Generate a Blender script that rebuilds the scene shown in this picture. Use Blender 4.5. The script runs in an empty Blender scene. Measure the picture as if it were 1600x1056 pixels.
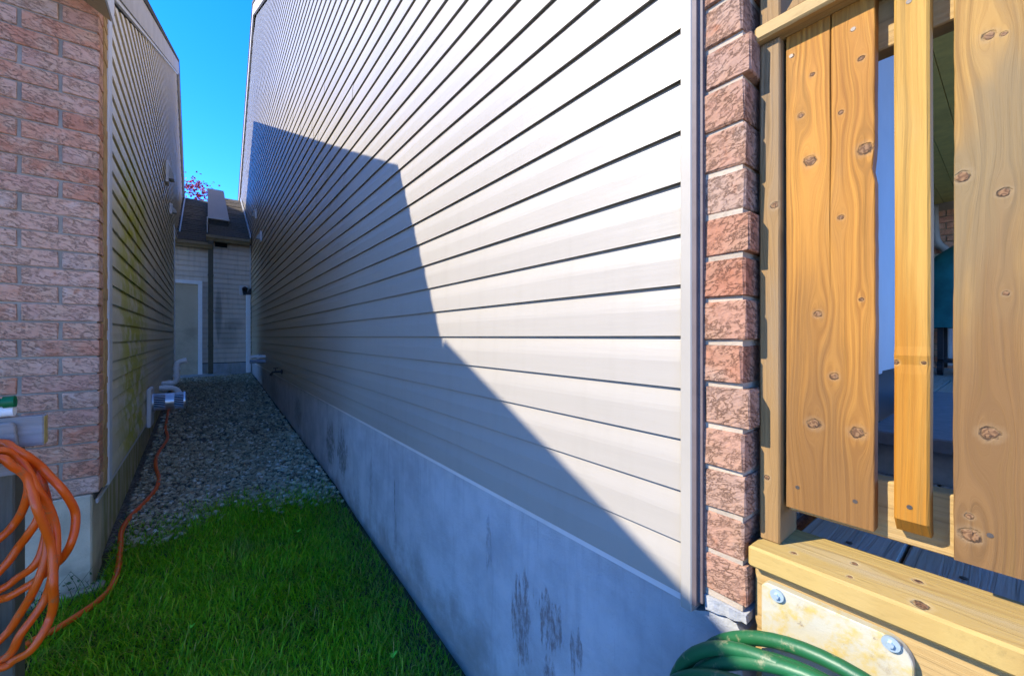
import bpy, bmesh, math, random
import numpy as np
from mathutils import Vector, Matrix
random.seed(7)
np.random.seed(7)
S = bpy.context.scene
COL = S.collection

# ------------------------------------------------------------------ camera
THETA = math.radians(37.95)
cd = bpy.data.cameras.new('camera')
cam = bpy.data.objects.new('camera', cd)
COL.objects.link(cam)
cam.location = (0, 0, 0)                      # the ground lies about 1.2 m below
cam.rotation_euler = (math.radians(90), 0, -THETA)
cd.sensor_width = 36.0
cd.lens = 36.0 * 613 / 1600
cd.shift_y = -0.00125
cd.clip_start = 0.02
cd.clip_end = 2000
S.camera = cam

# ------------------------------------------------------------------ sky and sun
SUN_TRAVEL = Vector((1.10, -0.507, -0.963)).normalized()
to_sun = -SUN_TRAVEL
elev = math.asin(to_sun.z)
W = bpy.data.worlds.new('World')
S.world = W
W.use_nodes = True
wn = W.node_tree
bg = wn.nodes['Background']
sky = wn.nodes.new('ShaderNodeTexSky')
sky.sky_type = 'NISHITA'
sky.sun_disc = False
sky.sun_elevation = elev
sky.sun_rotation = math.atan2(to_sun.x, to_sun.y)
sky.altitude = 200
sky.air_density = 0.65
sky.dust_density = 0.0
sky.ozone_density = 4.0
hs = wn.nodes.new('ShaderNodeHueSaturation')
hs.inputs['Saturation'].default_value = 1.30
wn.links.new(sky.outputs[0], hs.inputs['Color'])
tint = wn.nodes.new('ShaderNodeMix')
tint.data_type = 'RGBA'; tint.blend_type = 'MULTIPLY'
tint.inputs[0].default_value = 1.0
tint.inputs[7].default_value = (0.86, 0.81, 1.06, 1)      # the photograph's cool, saturated sky
wn.links.new(hs.outputs[0], tint.inputs[6])
wn.links.new(tint.outputs[2], bg.inputs['Color'])
bg.inputs['Strength'].default_value = 0.15

sl = bpy.data.lights.new('sun', 'SUN')
sl.energy = 2.05
sl.angle = math.radians(0.5)
sl.color = (1.0, 0.91, 0.77)
sun = bpy.data.objects.new('sun', sl)
COL.objects.link(sun)
sun.rotation_euler = SUN_TRAVEL.to_track_quat('-Z', 'Y').to_euler()
sun.location = (-6, 4, 8)

S.view_settings.view_transform = 'Standard'
S.view_settings.look = 'None'
S.view_settings.gamma = 1.0
S.view_settings.use_curve_mapping = False
S.view_settings.exposure = 2.28
S.render.engine = 'CYCLES'
S.cycles.max_bounces = 8
S.cycles.diffuse_bounces = 5

# ------------------------------------------------------------------ object helpers
WLOC = {}

def tag(o, label=None, cat=None, group=None, kind=None):
    if label: o['label'] = label
    if cat: o['category'] = cat
    if group: o['group'] = group
    if kind: o['kind'] = kind
    return o

def empty(name, loc, label, cat, group=None):
    o = bpy.data.objects.new(name, None)
    COL.objects.link(o)
    o.location = loc
    o.empty_display_size = 0.1
    WLOC[o] = Vector(loc)
    return tag(o, label, cat, group)

def link(name, me, parent, origin):
    o = bpy.data.objects.new(name, me)
    COL.objects.link(o)
    origin = Vector(origin)
    WLOC[o] = origin
    if parent is not None:
        o.parent = parent
        o.location = origin - WLOC[parent]
    else:
        o.location = origin
    return o

def mesh(name, verts, faces, mat, parent=None, origin=None, smooth=False):
    """verts in world coordinates; the origin is put at the centre of the box unless given"""
    v = np.asarray(verts, dtype=float)
    if origin is None:
        origin = (v.min(0) + v.max(0)) / 2
    v = v - np.asarray(origin, dtype=float)
    me = bpy.data.meshes.new(name)
    me.from_pydata([tuple(p) for p in v], [], faces)
    if isinstance(mat, (list, tuple)):
        for m in mat: me.materials.append(m)
    elif mat is not None:
        me.materials.append(mat)
    if smooth:
        me.polygons.foreach_set('use_smooth', [True] * len(me.polygons))
    me.update()
    return link(name, me, parent, origin)

class MB:
    """collects shapes (world coordinates) for ONE mesh"""
    def __init__(s):
        s.v = []; s.f = []
    def add(s, verts, faces):
        b = len(s.v)
        s.v += [tuple(p) for p in verts]
        s.f += [tuple(i + b for i in f) for f in faces]
        return s
    def box(s, x0, x1, y0, y1, z0, z1):
        v = [(x0,y0,z0),(x1,y0,z0),(x1,y1,z0),(x0,y1,z0),(x0,y0,z1),(x1,y0,z1),(x1,y1,z1),(x0,y1,z1)]
        f = [(0,3,2,1),(4,5,6,7),(0,1,5,4),(1,2,6,5),(2,3,7,6),(3,0,4,7)]
        return s.add(v, f)
    def prism(s, poly, d):
        """polygon (3-D points) swept by vector d"""
        n = len(poly)
        a = [Vector(p) for p in poly]; b = [p + Vector(d) for p in a]
        f = [tuple(range(n - 1, -1, -1)), tuple(range(n, 2 * n))]
        for i in range(n):
            j = (i + 1) % n
            f.append((i, j, n + j, n + i))
        return s.add(a + b, f)
    def cyl(s, p0, p1, r0, r1=None, n=16, caps=True):
        r1 = r0 if r1 is None else r1
        p0 = Vector(p0); p1 = Vector(p1)
        ax = (p1 - p0).normalized()
        u = ax.orthogonal().normalized(); w = ax.cross(u)
        vs = []
        for p, r in ((p0, r0), (p1, r1)):
            for k in range(n):
                a = 2 * math.pi * k / n
                vs.append(p + u * (r * math.cos(a)) + w * (r * math.sin(a)))
        fs = [(k, (k + 1) % n, n + (k + 1) % n, n + k) for k in range(n)]
        if caps:
            fs += [tuple(range(n - 1, -1, -1)), tuple(range(n, 2 * n))]
        return s.add(vs, fs)
    def tube(s, pts, r, n=10, closed=False, caps=True):
        pts = [Vector(p) for p in pts]
        m = len(pts)
        t = []
        for i in range(m):
            if closed:
                d = pts[(i + 1) % m] - pts[(i - 1) % m]
            else:
                d = pts[min(i + 1, m - 1)] - pts[max(i - 1, 0)]
            t.append(d.normalized())
        u = t[0].orthogonal().normalized()
        vs = []
        for i in range(m):
            u = (u - t[i] * u.dot(t[i])).normalized()
            w = t[i].cross(u)
            rr = r[i] if isinstance(r, (list, tuple)) else r
            for k in range(n):
                a = 2 * math.pi * k / n
                vs.append(pts[i] + u * (rr * math.cos(a)) + w * (rr * math.sin(a)))
        fs = []
        for i in range(m if closed else m - 1):
            j = (i + 1) % m
            for k in range(n):
                l = (k + 1) % n
                fs.append((i * n + k, i * n + l, j * n + l, j * n + k))
        if not closed and caps:
            fs += [tuple(range(n - 1, -1, -1)), tuple(range((m - 1) * n, m * n))]
        return s.add(vs, fs)
    def build(s, name, mat, parent=None, origin=None, smooth=False, bevel=0, auto=False):
        o = mesh(name, s.v, s.f, mat, parent, origin, smooth)
        if bevel:
            bm = bmesh.new(); bm.from_mesh(o.data)
            bmesh.ops.bevel(bm, geom=list(bm.edges), offset=bevel, segments=1, affect='EDGES', profile=0.5)
            bm.to_mesh(o.data); bm.free()
        if auto:
            bm = bmesh.new(); bm.from_mesh(o.data)
            for f in bm.faces: f.smooth = True
            for e in bm.edges:
                if len(e.link_faces) == 2 and e.calc_face_angle(0) > 0.7: e.smooth = False
            bm.to_mesh(o.data); bm.free()
        return o

def box(name, x0, x1, y0, y1, z0, z1, mat, parent=None, bevel=0.0):
    return MB().box(x0, x1, y0, y1, z0, z1).build(name, mat, parent, bevel=bevel)

def spline(pts, per=8, closed=False):
    """Catmull-Rom through pts"""
    P = [Vector(p) for p in pts]; n = len(P); out = []
    for i in range(n if closed else n - 1):
        if closed:
            a, b, c, d = P[(i-1) % n], P[i], P[(i+1) % n], P[(i+2) % n]
        else:
            a, b, c, d = P[max(i-1, 0)], P[i], P[i+1], P[min(i+2, n-1)]
        for k in range(per):
            t = k / per
            out.append(0.5 * ((2*b) + (c-a)*t + (2*a-5*b+4*c-d)*t*t + (3*b-a-3*c+d)*t**3))
    if not closed: out.append(P[-1])
    return out

# ------------------------------------------------------------------ material helpers
class NT:
    def __init__(s, name):
        s.m = bpy.data.materials.new(name); s.m.use_nodes = True
        s.t = s.m.node_tree
        s.b = s.t.nodes['Principled BSDF']
        s._tc = None; s._geo = None; s._oi = None
    def n(s, typ, **kw):
        nd = s.t.nodes.new(typ)
        for k, v in kw.items(): setattr(nd, k, v)
        return nd
    def put(s, sock, v):
        if isinstance(v, bpy.types.NodeSocket): s.t.links.new(v, sock)
        elif isinstance(v, (tuple, list)) and len(v) == 3 and sock.type == 'RGBA': sock.default_value = (*v, 1)
        else: sock.default_value = v
    def obj(s):
        if s._tc is None: s._tc = s.n('ShaderNodeTexCoord')
        return s._tc.outputs['Object']
    def geo(s):
        if s._geo is None: s._geo = s.n('ShaderNodeNewGeometry')
        return s._geo
    def world(s): return s.geo().outputs['Position']
    def island(s): return s.geo().outputs['Random Per Island']
    def info(s):
        if s._oi is None: s._oi = s.n('ShaderNodeObjectInfo')
        return s._oi
    def rnd(s): return s.info().outputs['Random']
    def m_(s, op, a, b=0.0, c=0.0, clamp=False):
        nd = s.n('ShaderNodeMath', operation=op, use_clamp=clamp)
        s.put(nd.inputs[0], a); s.put(nd.inputs[1], b); s.put(nd.inputs[2], c)
        return nd.outputs[0]
    def v_(s, op, a, b=(0, 0, 0)):
        nd = s.n('ShaderNodeVectorMath', operation=op)
        s.put(nd.inputs[0], a); s.put(nd.inputs[1], b)
        return nd.outputs[0]
    def scl(s, v, sc): return s.v_('MULTIPLY', v, sc)
    def xyz(s, v):
        nd = s.n('ShaderNodeSeparateXYZ'); s.put(nd.inputs[0], v); return nd.outputs
    def comb(s, x, y, z):
        nd = s.n('ShaderNodeCombineXYZ')
        for i, q in enumerate((x, y, z)): s.put(nd.inputs[i], q)
        return nd.outputs[0]
    def noise(s, v, scale=5.0, detail=4.0, rough=0.55, dist=0.0, col=False):
        nd = s.n('ShaderNodeTexNoise')
        s.put(nd.inputs['Vector'], v); s.put(nd.inputs['Scale'], scale)
        nd.inputs['Detail'].default_value = detail; nd.inputs['Roughness'].default_value = rough
        nd.inputs['Distortion'].default_value = dist
        return nd.outputs['Color'] if col else nd.outputs['Fac']
    def vor(s, v, scale=5.0, feature='F1', out='Distance', rand=1.0):
        nd = s.n('ShaderNodeTexVoronoi', feature=feature)
        s.put(nd.inputs['Vector'], v); s.put(nd.inputs['Scale'], scale)
        nd.inputs['Randomness'].default_value = rand
        return nd.outputs[out]
    def ramp(s, f, stops, interp='LINEAR'):
        nd = s.n('ShaderNodeValToRGB'); nd.color_ramp.interpolation = interp
        e = nd.color_ramp.elements
        while len(e) < len(stops): e.new(0.5)
        for i, (p, c) in enumerate(stops):
            e[i].position = p
            e[i].color = (c, c, c, 1) if not isinstance(c, (tuple, list)) else (*c, 1)
        s.put(nd.inputs[0], f)
        return nd.outputs[0]
    def step(s, f, a, b):
        """smooth 0..1 from a to b"""
        nd = s.n('ShaderNodeMapRange', interpolation_type='SMOOTHSTEP')
        s.put(nd.inputs[0], f); s.put(nd.inputs[1], a); s.put(nd.inputs[2], b)
        return nd.outputs[0]
    def mix(s, f, a, b, mode='MIX'):
        nd = s.n('ShaderNodeMix', data_type='RGBA', blend_type=mode)
        s.put(nd.inputs[0], f); s.put(nd.inputs[6], a); s.put(nd.inputs[7], b)
        return nd.outputs[2]
    def bump(s, h, strength=0.5, dist=0.01, prev=None):
        nd = s.n('ShaderNodeBump')
        nd.inputs['Strength'].default_value = strength; nd.inputs['Distance'].default_value = dist
        s.put(nd.inputs['Height'], h)
        if prev is not None: s.put(nd.inputs['Normal'], prev)
        return nd.outputs[0]
    def done(s, color, rough=0.7, normal=None, spec=0.3, metal=0.0, **kw):
        s.put(s.b.inputs['Base Color'], color); s.put(s.b.inputs['Roughness'], rough)
        s.b.inputs['Specular IOR Level'].default_value = spec
        s.b.inputs['Metallic'].default_value = metal
        if normal is not None: s.put(s.b.inputs['Normal'], normal)
        for k, v in kw.items(): s.put(s.b.inputs[k], v)
        return s.m

def siding_mat(name, base, algae=None, grime=0.0, along='Y', stains=None, shade_tint=None):
    """vinyl with an embossed wood grain; algae = (centre, spread) along the wall"""
    t = NT(name)
    w = t.world()
    x, y, z = t.xyz(w)
    a = y if along == 'Y' else x
    vec = t.comb(t.m_('MULTIPLY', a, 1.0), t.m_('MULTIPLY', z, 14.0), t.m_('MULTIPLY', t.rnd(), 37.0))
    grain = t.noise(vec, 9.0, 6.0, 0.65)
    broad = t.noise(w, 0.9, 3.0, 0.5)
    c = t.mix(t.step(broad, 0.3, 0.7), tuple(q * 0.95 for q in base), tuple(q * 1.03 for q in base))
    c = t.mix(t.m_('MULTIPLY', t.rnd(), 0.5), c, tuple(q * 0.93 for q in base))
    scuff = t.step(t.noise(t.comb(t.m_('MULTIPLY', a, 3.0), t.m_('MULTIPLY', z, 60.0), 2.0), 4.0, 5.0, 0.7), 0.66, 0.78)
    c = t.mix(t.m_('MULTIPLY', scuff, 0.5), c, tuple(q * 0.62 for q in base))
    streak = t.noise(t.comb(t.m_('MULTIPLY', a, 9.0), t.m_('MULTIPLY', z, 0.8), 5.0), 2.0, 4.0, 0.6)
    if grime:
        c = t.mix(t.m_('MULTIPLY', t.step(streak, 0.45, 0.8), grime), c, (0.16, 0.15, 0.09))
    if shade_tint:                                               # warm tone of the far alley's shade, painted into the colour
        f0, f1, col, amt = shade_tint
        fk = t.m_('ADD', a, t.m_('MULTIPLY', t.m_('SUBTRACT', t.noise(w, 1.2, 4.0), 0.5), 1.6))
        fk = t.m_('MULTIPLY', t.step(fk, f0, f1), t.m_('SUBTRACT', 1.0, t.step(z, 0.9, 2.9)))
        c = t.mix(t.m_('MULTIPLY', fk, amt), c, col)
    if algae:
        ce, sp, z0, z1 = algae
        d = t.m_('ABSOLUTE', t.m_('SUBTRACT', a, t.m_('ADD', ce, t.m_('MULTIPLY', t.m_('SUBTRACT', t.noise(w, 0.8, 2.0), 0.5), 1.2))))
        g = t.m_('SUBTRACT', 1.0, t.step(d, sp * 0.2, sp))
        g = t.m_('MULTIPLY', g, t.m_('SUBTRACT', 1.0, t.step(z, z1 - 0.5, z1)))
        pat = t.step(t.noise(t.comb(t.m_('MULTIPLY', a, 2.2), t.m_('MULTIPLY', z, 2.6), 1.0), 2.2, 5.0, 0.7, 0.4), 0.36, 0.56)
        wide = t.m_('MULTIPLY', t.step(t.noise(w, 0.7, 3.0), 0.4, 0.75), 0.14)
        wide = t.m_('MULTIPLY', wide, t.m_('SUBTRACT', 1.0, t.step(z, 0.2, 1.6)))
        k = t.m_('MAXIMUM', t.m_('MULTIPLY', t.m_('MULTIPLY', g, pat), 0.95), wide)
        c = t.mix(k, c, (0.52, 0.47, 0.01))
    if stains:
        for (ca, cz, ra, rz, amt) in stains:
            da = t.m_('DIVIDE', t.m_('SUBTRACT', a, ca), ra)
            dz = t.m_('DIVIDE', t.m_('SUBTRACT', z, cz), rz)
            d = t.m_('ADD', t.m_('MULTIPLY', da, da), t.m_('MULTIPLY', dz, dz))
            d = t.m_('ADD', d, t.m_('MULTIPLY', t.m_('SUBTRACT', streak, 0.5), 1.6))
            k = t.m_('MULTIPLY', t.m_('SUBTRACT', 1.0, t.step(d, 0.1, 1.0)), amt)
            c = t.mix(k, c, (0.055, 0.055, 0.03))
    nrm = t.bump(t.noise(t.comb(t.m_('MULTIPLY', a, 1.2), t.m_('MULTIPLY', z, 9.0), t.rnd()), 1.3, 2.0), 0.25, 0.01)
    nrm = t.bump(grain, 0.12, 0.003, nrm)
    return t.done(c, 0.42, nrm, 0.4)

def brick_mat(name, k=1.0, rel=0.55):
    t = NT(name)
    K = lambda c: tuple(q * k for q in c)
    o = t.obj()
    off = t.scl(t.info().outputs['Location'], (3.1, 5.7, 9.3))
    p = t.v_('ADD', o, off)
    x, y, z = t.xyz(p)
    hz = t.m_('ADD', x, t.m_('MULTIPLY', y, 0.9))
    # wrinkled, torn face: long ridges running slightly down to the right
    rz = t.m_('ADD', z, t.m_('MULTIPLY', hz, 0.35))
    vec = t.comb(t.m_('MULTIPLY', hz, 0.36), t.m_('MULTIPLY', y, 0.4), rz)
    n1 = t.noise(vec, 72.0, 9.0, 0.70, 0.25)
    n2 = t.noise(vec, 150.0, 4.0, 0.65, 0.4)
    crack = t.m_('SUBTRACT', 1.0, t.step(t.m_('ABSOLUTE', t.m_('SUBTRACT', n1, 0.5)), 0.0, 0.035))
    crack = t.m_('MULTIPLY', crack, t.step(t.noise(p, 26.0, 4.0, 0.65), 0.28, 0.58))
    patch = t.noise(p, 13.0, 4.0, 0.6)
    hue = t.ramp(t.rnd(), [(0.0, K((0.68, 0.27, 0.15))), (0.3, K((0.78, 0.37, 0.22))), (0.55, K((0.80, 0.46, 0.31))), (0.8, K((0.68, 0.33, 0.22))), (1.0, K((0.74, 0.50, 0.36)))])
    c = t.mix(t.step(patch, 0.35, 0.7), hue, K((0.74, 0.43, 0.27)))
    c = t.mix(t.m_('MULTIPLY', t.step(t.noise(p, 9.0, 5.0, 0.65), 0.55, 0.75), 0.7), c, K((0.80, 0.58, 0.44)))
    c = t.mix(t.m_('MULTIPLY', t.step(t.noise(p, 21.0, 3.0), 0.6, 0.75), 0.6), c, K((0.60, 0.20, 0.08)))
    c = t.mix(t.m_('MULTIPLY', t.step(n2, 0.46, 0.32), 0.28), c, K((0.40, 0.17, 0.10)))
    c = t.mix(t.m_('MULTIPLY', crack, 0.62), c, K((0.17, 0.065, 0.04)))  # shade inside the cracks, painted dark into the colour
    h = t.m_('ADD', t.m_('MULTIPLY', n1, 0.7), t.m_('ADD', t.m_('MULTIPLY', n2, 0.3), t.m_('MULTIPLY', crack, -0.5)))
    nrm = t.bump(t.noise(p, 38.0, 4.0, 0.6), rel, 0.006)
    nrm = t.bump(h, rel, 0.007, nrm)
    return t.done(c, 0.9, nrm, 0.15)

def mortar_mat(name, base=(0.44, 0.365, 0.27)):
    t = NT(name)
    w = t.world()
    n = t.noise(w, 90.0, 5.0, 0.7)
    c = t.mix(t.step(t.noise(w, 8.0, 4.0), 0.35, 0.7), tuple(q * 0.75 for q in base), base)
    c = t.mix(t.m_('MULTIPLY', t.step(n, 0.55, 0.7), 0.4), c, tuple(q * 0.5 for q in base))
    return t.done(c, 0.95, t.bump(n, 0.7, 0.004), 0.1)

def concrete_mat(name, base, algae=0.0, patches=(), cracks=True, joint=(0.30,)):
    t = NT(name)
    w = t.world()
    x, y, z = t.xyz(w)
    fine = t.noise(w, 140.0, 4.0, 0.7)
    med = t.noise(w, 7.0, 5.0, 0.6)
    c = t.mix(t.step(med, 0.3, 0.7), tuple(q * 0.82 for q in base), tuple(q * 1.06 for q in base))
    c = t.mix(t.m_('MULTIPLY', t.step(fine, 0.62, 0.75), 0.35), c, tuple(q * 0.4 for q in base))
    streak = t.noise(t.comb(t.m_('MULTIPLY', t.m_('ADD', x, y), 16.0), t.m_('MULTIPLY', z, 1.3), 3.0), 1.0, 5.0, 0.65)
    c = t.mix(t.m_('MULTIPLY', t.step(streak, 0.5, 0.75), 0.35), c, tuple(q * 0.5 for q in base))
    # splash dirt along the ground
    low = t.m_('SUBTRACT', 1.0, t.step(t.m_('ADD', z, t.m_('MULTIPLY', t.m_('SUBTRACT', med, 0.5), 0.35)), -1.2, -0.95))
    c = t.mix(t.m_('MULTIPLY', low, 0.55), c, (0.14, 0.125, 0.085))
    pit = t.step(t.noise(w, 300.0, 2.0), 0.68, 0.74)
    c = t.mix(t.m_('MULTIPLY', pit, 0.5), c, tuple(q * 0.35 for q in base))
    drip = t.step(t.noise(t.comb(t.m_('MULTIPLY', t.m_('ADD', x, y), 30.0), t.m_('MULTIPLY', z, 0.9), 8.0), 1.0, 6.0, 0.75), 0.60, 0.74)
    c = t.mix(t.m_('MULTIPLY', drip, 0.35), c, tuple(q * 0.40 for q in base))
    trow = t.noise(t.comb(t.m_('MULTIPLY', t.m_('ADD', y, t.m_('MULTIPLY', z, 0.6)), 9.0), 0.0, t.m_('MULTIPLY', z, 30.0)), 1.0, 4.0, 0.6)
    c = t.mix(t.m_('MULTIPLY', t.step(trow, 0.55, 0.75), 0.18), c, tuple(min(0.8, q * 1.3) for q in base))
    hgt = t.m_('ADD', fine, t.m_('MULTIPLY', trow, 1.2))
    if algae:
        k = t.m_('MULTIPLY', t.step(streak, 0.38, 0.62), algae)
        c = t.mix(k, c, (0.30, 0.27, 0.05))
        c = t.mix(t.m_('MULTIPLY', t.step(t.noise(t.comb(t.m_('MULTIPLY', y, 4.0), t.m_('MULTIPLY', z, 1.2), 0.0), 1.0, 5.0, 0.65), 0.45, 0.75), algae * 0.8), c, (0.20, 0.18, 0.03))
    if cracks:
        cv = t.v_('ADD', w, t.scl(t.noise(w, 3.0, 3.0, col=True), (0.0, 0.5, 0.35)))
        e = t.vor(cv, 1.25, 'DISTANCE_TO_EDGE')
        cr = t.m_('MULTIPLY', t.m_('SUBTRACT', 1.0, t.step(e, 0.0, 0.008)), t.step(t.noise(w, 2.3, 2.0), 0.45, 0.6))
        c = t.mix(t.m_('MULTIPLY', cr, 0.75), c, tuple(q * 0.25 for q in base))
        hgt = t.m_('SUBTRACT', hgt, t.m_('MULTIPLY', cr, 1.5))
    for (py, pz, ry, rz, col, amt) in patches:
        dy = t.m_('DIVIDE', t.m_('SUBTRACT', y, py), ry); dz = t.m_('DIVIDE', t.m_('SUBTRACT', z, pz), rz)
        d = t.m_('ADD', t.m_('MULTIPLY', dy, dy), t.m_('MULTIPLY', dz, dz))
        ragged = t.noise(t.comb(0.0, t.m_('MULTIPLY', y, 3.0), t.m_('MULTIPLY', z, 0.9)), 13.0, 6.0, 0.72)
        d = t.m_('ADD', d, t.m_('MULTIPLY', t.m_('SUBTRACT', ragged, 0.5), 2.6))
        stk = t.noise(t.comb(0.0, t.m_('MULTIPLY', y, 55.0), t.m_('MULTIPLY', z, 5.0)), 1.0, 5.0, 0.7)
        d = t.m_('ADD', d, t.m_('MULTIPLY', t.m_('SUBTRACT', stk, 0.5), 3.4))
        k = t.m_('SUBTRACT', 1.0, t.step(d, 0.30, 0.75))
        k = t.m_('MULTIPLY', k, t.step(t.noise(t.comb(x, y, t.m_('MULTIPLY', z, 0.4)), 75.0, 6.0, 0.78), 0.36, 0.60))
        c = t.mix(t.m_('MULTIPLY', k, amt), c, col)
        hgt = t.m_('SUBTRACT', hgt, t.m_('MULTIPLY', k, 0.5))
    return t.done(c, 0.85, t.bump(hgt, 0.6, 0.004), 0.2)

def wood_mat(name, fresh, grain_c, weather, knots=(), grey=0.3, seed=0.0, across='Y', along='Z', freq=130.0, ring=0.5, end=None, stripe=0.0, low=0.0, lowcol=((0.165, 0.083, 0.026), (0.072, 0.031, 0.008))):
    """softwood: grain lines that flow round knots (a, l, r in metres from the object's origin), weathered in patches"""
    t = NT(name)
    o = t.obj()
    xyz = dict(zip('XYZ', t.xyz(o)))
    a, l = xyz[across], xyz[along]
    third = xyz[[q for q in 'XYZ' if q not in (across, along)][0]]
    warp = t.m_('SUBTRACT', t.noise(t.comb(t.m_('MULTIPLY', a, 6.0), t.m_('MULTIPLY', l, 1.6), seed), 1.0, 3.0, 0.5), 0.5)
    ap = t.m_('ADD', a, t.m_('MULTIPLY', warp, 0.030))
    halo = 0.0; core = 0.0; rim = 0.0
    first = True
    for (ka, kl, kr) in knots:
        da = t.m_('SUBTRACT', a, ka)
        dl = t.m_('MULTIPLY', t.m_('SUBTRACT', l, kl), 0.34)
        d2 = t.m_('ADD', t.m_('MULTIPLY', da, da), t.m_('MULTIPLY', dl, dl))
        q = t.m_('DIVIDE', (2.0 * kr) ** 2, t.m_('ADD', d2, (1.5 * kr) ** 2))
        ap = t.m_('SUBTRACT', ap, t.m_('MULTIPLY', da, q))
        dk = t.m_('SQRT', t.m_('ADD', t.m_('MULTIPLY', da, da), t.m_('MULTIPLY', t.m_('MULTIPLY', dl, dl), 10.0)))
        dk = t.m_('ADD', dk, t.m_('MULTIPLY', t.m_('SUBTRACT', t.noise(o, 110.0, 4.0, 0.65), 0.5), kr * 1.3))
        kk = t.m_('SUBTRACT', 1.0, t.step(dk, kr * 0.60, kr * 1.08))
        rr = t.m_('SUBTRACT', 1.0, t.step(t.m_('ABSOLUTE', t.m_('SUBTRACT', dk, kr * 0.95)), kr * 0.02, kr * 0.30))
        hh = t.m_('SUBTRACT', 1.0, t.step(dk, kr * 1.0, kr * 2.1))
        if first: core, rim, halo, first = kk, rr, hh, False
        else:
            core = t.m_('MAXIMUM', core, kk); rim = t.m_('MAXIMUM', rim, rr); halo = t.m_('MAXIMUM', halo, hh)
    jig = t.noise(t.comb(t.m_('MULTIPLY', ap, 30.0), t.m_('MULTIPLY', l, 3.0), seed + 4.0), 1.0, 4.0, 0.6)
    ph = t.m_('ADD', t.m_('MULTIPLY', ap, freq * 6.283), t.m_('MULTIPLY', jig, 9.0))
    wv = t.m_('MULTIPLY_ADD', t.m_('SINE', ph), 0.5, 0.5)
    wv = t.m_('POWER', wv, 1.6)
    gr = t.step(t.noise(t.comb(t.m_('MULTIPLY', ap, freq * 1.7), t.m_('MULTIPLY', l, 1.5), seed + 6.0), 1.0, 3.0, 0.6), 0.32, 0.68)
    amp = t.step(t.noise(t.comb(t.m_('MULTIPLY', ap, 9.0), t.m_('MULTIPLY', l, 2.5), seed + 8.0), 1.0, 2.0), 0.3, 0.75)
    wv = t.m_('ADD', t.m_('MULTIPLY', t.m_('MULTIPLY', wv, amp), 0.55), t.m_('MULTIPLY', gr, 0.45))
    fib = t.noise(t.comb(t.m_('MULTIPLY', ap, 420.0), t.m_('MULTIPLY', l, 9.0), t.m_('MULTIPLY', third, 50.0)), 1.0, 4.0, 0.7)
    var = t.noise(t.comb(t.m_('MULTIPLY', ap, 22.0), t.m_('MULTIPLY', l, 1.4), seed + 9.0), 1.0, 3.0, 0.5)
    c = t.mix(t.m_('MULTIPLY', wv, ring), fresh, grain_c)
    c = t.mix(t.m_('MULTIPLY', t.step(var, 0.35, 0.75), 0.5), c, tuple(q * w for q, w in zip(fresh, (1.12, 1.12, 1.2))))
    gm = t.step(t.noise(t.comb(t.m_('MULTIPLY', ap, 14.0), t.m_('MULTIPLY', l, 2.0), seed + 2.0), 1.0, 4.0, 0.6), 0.62 - 0.35 * grey, 0.86 - 0.35 * grey)
    wc = t.mix(t.m_('MULTIPLY', wv, 0.45), weather, tuple(q * 0.6 for q in weather))
    c = t.mix(t.m_('MULTIPLY', gm, min(1.0, 0.35 + grey)), c, wc)
    if low:
        lm_ = t.step(t.m_('ADD', l, t.m_('MULTIPLY', t.m_('SUBTRACT', t.noise(t.comb(t.m_('MULTIPLY', ap, 25.0), t.m_('MULTIPLY', l, 2.0), seed + 12.0), 1.0, 4.0, 0.6), 0.5), 0.9)), 0.15, -0.35)
        c = t.mix(t.m_('MULTIPLY', lm_, low), c, t.mix(t.m_('MULTIPLY', wv, 0.6), lowcol[0], lowcol[1]))
    med = t.noise(t.comb(t.m_('MULTIPLY', ap, 75.0), t.m_('MULTIPLY', l, 1.3), seed + 15.0), 1.0, 5.0, 0.7)
    c = t.mix(t.m_('MULTIPLY', t.step(med, 0.52, 0.68), 0.62), c, tuple(q * 0.42 for q in fresh))
    c = t.mix(t.m_('MULTIPLY', t.step(fib, 0.52, 0.78), 0.42), c, tuple(q * 0.45 for q in fresh))
    if stripe:
        chk = t.m_('SUBTRACT', 1.0, t.step(t.m_('ABSOLUTE', t.m_('SUBTRACT', t.noise(t.comb(t.m_('MULTIPLY', t.m_('ADD', a, t.m_('MULTIPLY', warp, 0.02)), 30.0), t.m_('MULTIPLY', l, 0.7), seed + 7.0), 1.0, 1.0, 0.4), 0.5)), 0.0, 0.012))
        c = t.mix(t.m_('MULTIPLY', chk, stripe), c, tuple(q * 0.16 for q in fresh))
    if not first:
        c = t.mix(t.m_('MULTIPLY', halo, 0.22), c, tuple(min(0.75, q * 1.2 + 0.05) for q in weather))
        kc = t.mix(t.m_('MULTIPLY_ADD', t.m_('SINE', t.m_('MULTIPLY', t.noise(o, 45.0, 2.0), 60.0)), 0.5, 0.5), (0.10, 0.048, 0.020), (0.21, 0.115, 0.052))
        c = t.mix(core, c, kc)
        rimk = t.m_('MULTIPLY', rim, t.step(t.noise(o, 70.0, 2.0), 0.40, 0.60))
        c = t.mix(t.m_('MULTIPLY', rimk, 0.85), c, (0.028, 0.016, 0.010))
        rad = t.step(t.noise(t.comb(t.m_('MULTIPLY', a, 260.0), t.m_('MULTIPLY', l, 120.0), seed), 1.0, 2.0), 0.60, 0.66)
        c = t.mix(t.m_('MULTIPLY', t.m_('MULTIPLY', core, rad), 0.8), c, (0.025, 0.015, 0.01))
    h = t.m_('ADD', t.m_('MULTIPLY', wv, -0.5), t.m_('MULTIPLY', fib, -0.5))
    if not first: h = t.m_('SUBTRACT', h, t.m_('MULTIPLY', rim, 0.8))
    return t.done(c, 0.72, t.bump(h, 0.55, 0.0030), 0.25)

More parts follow.
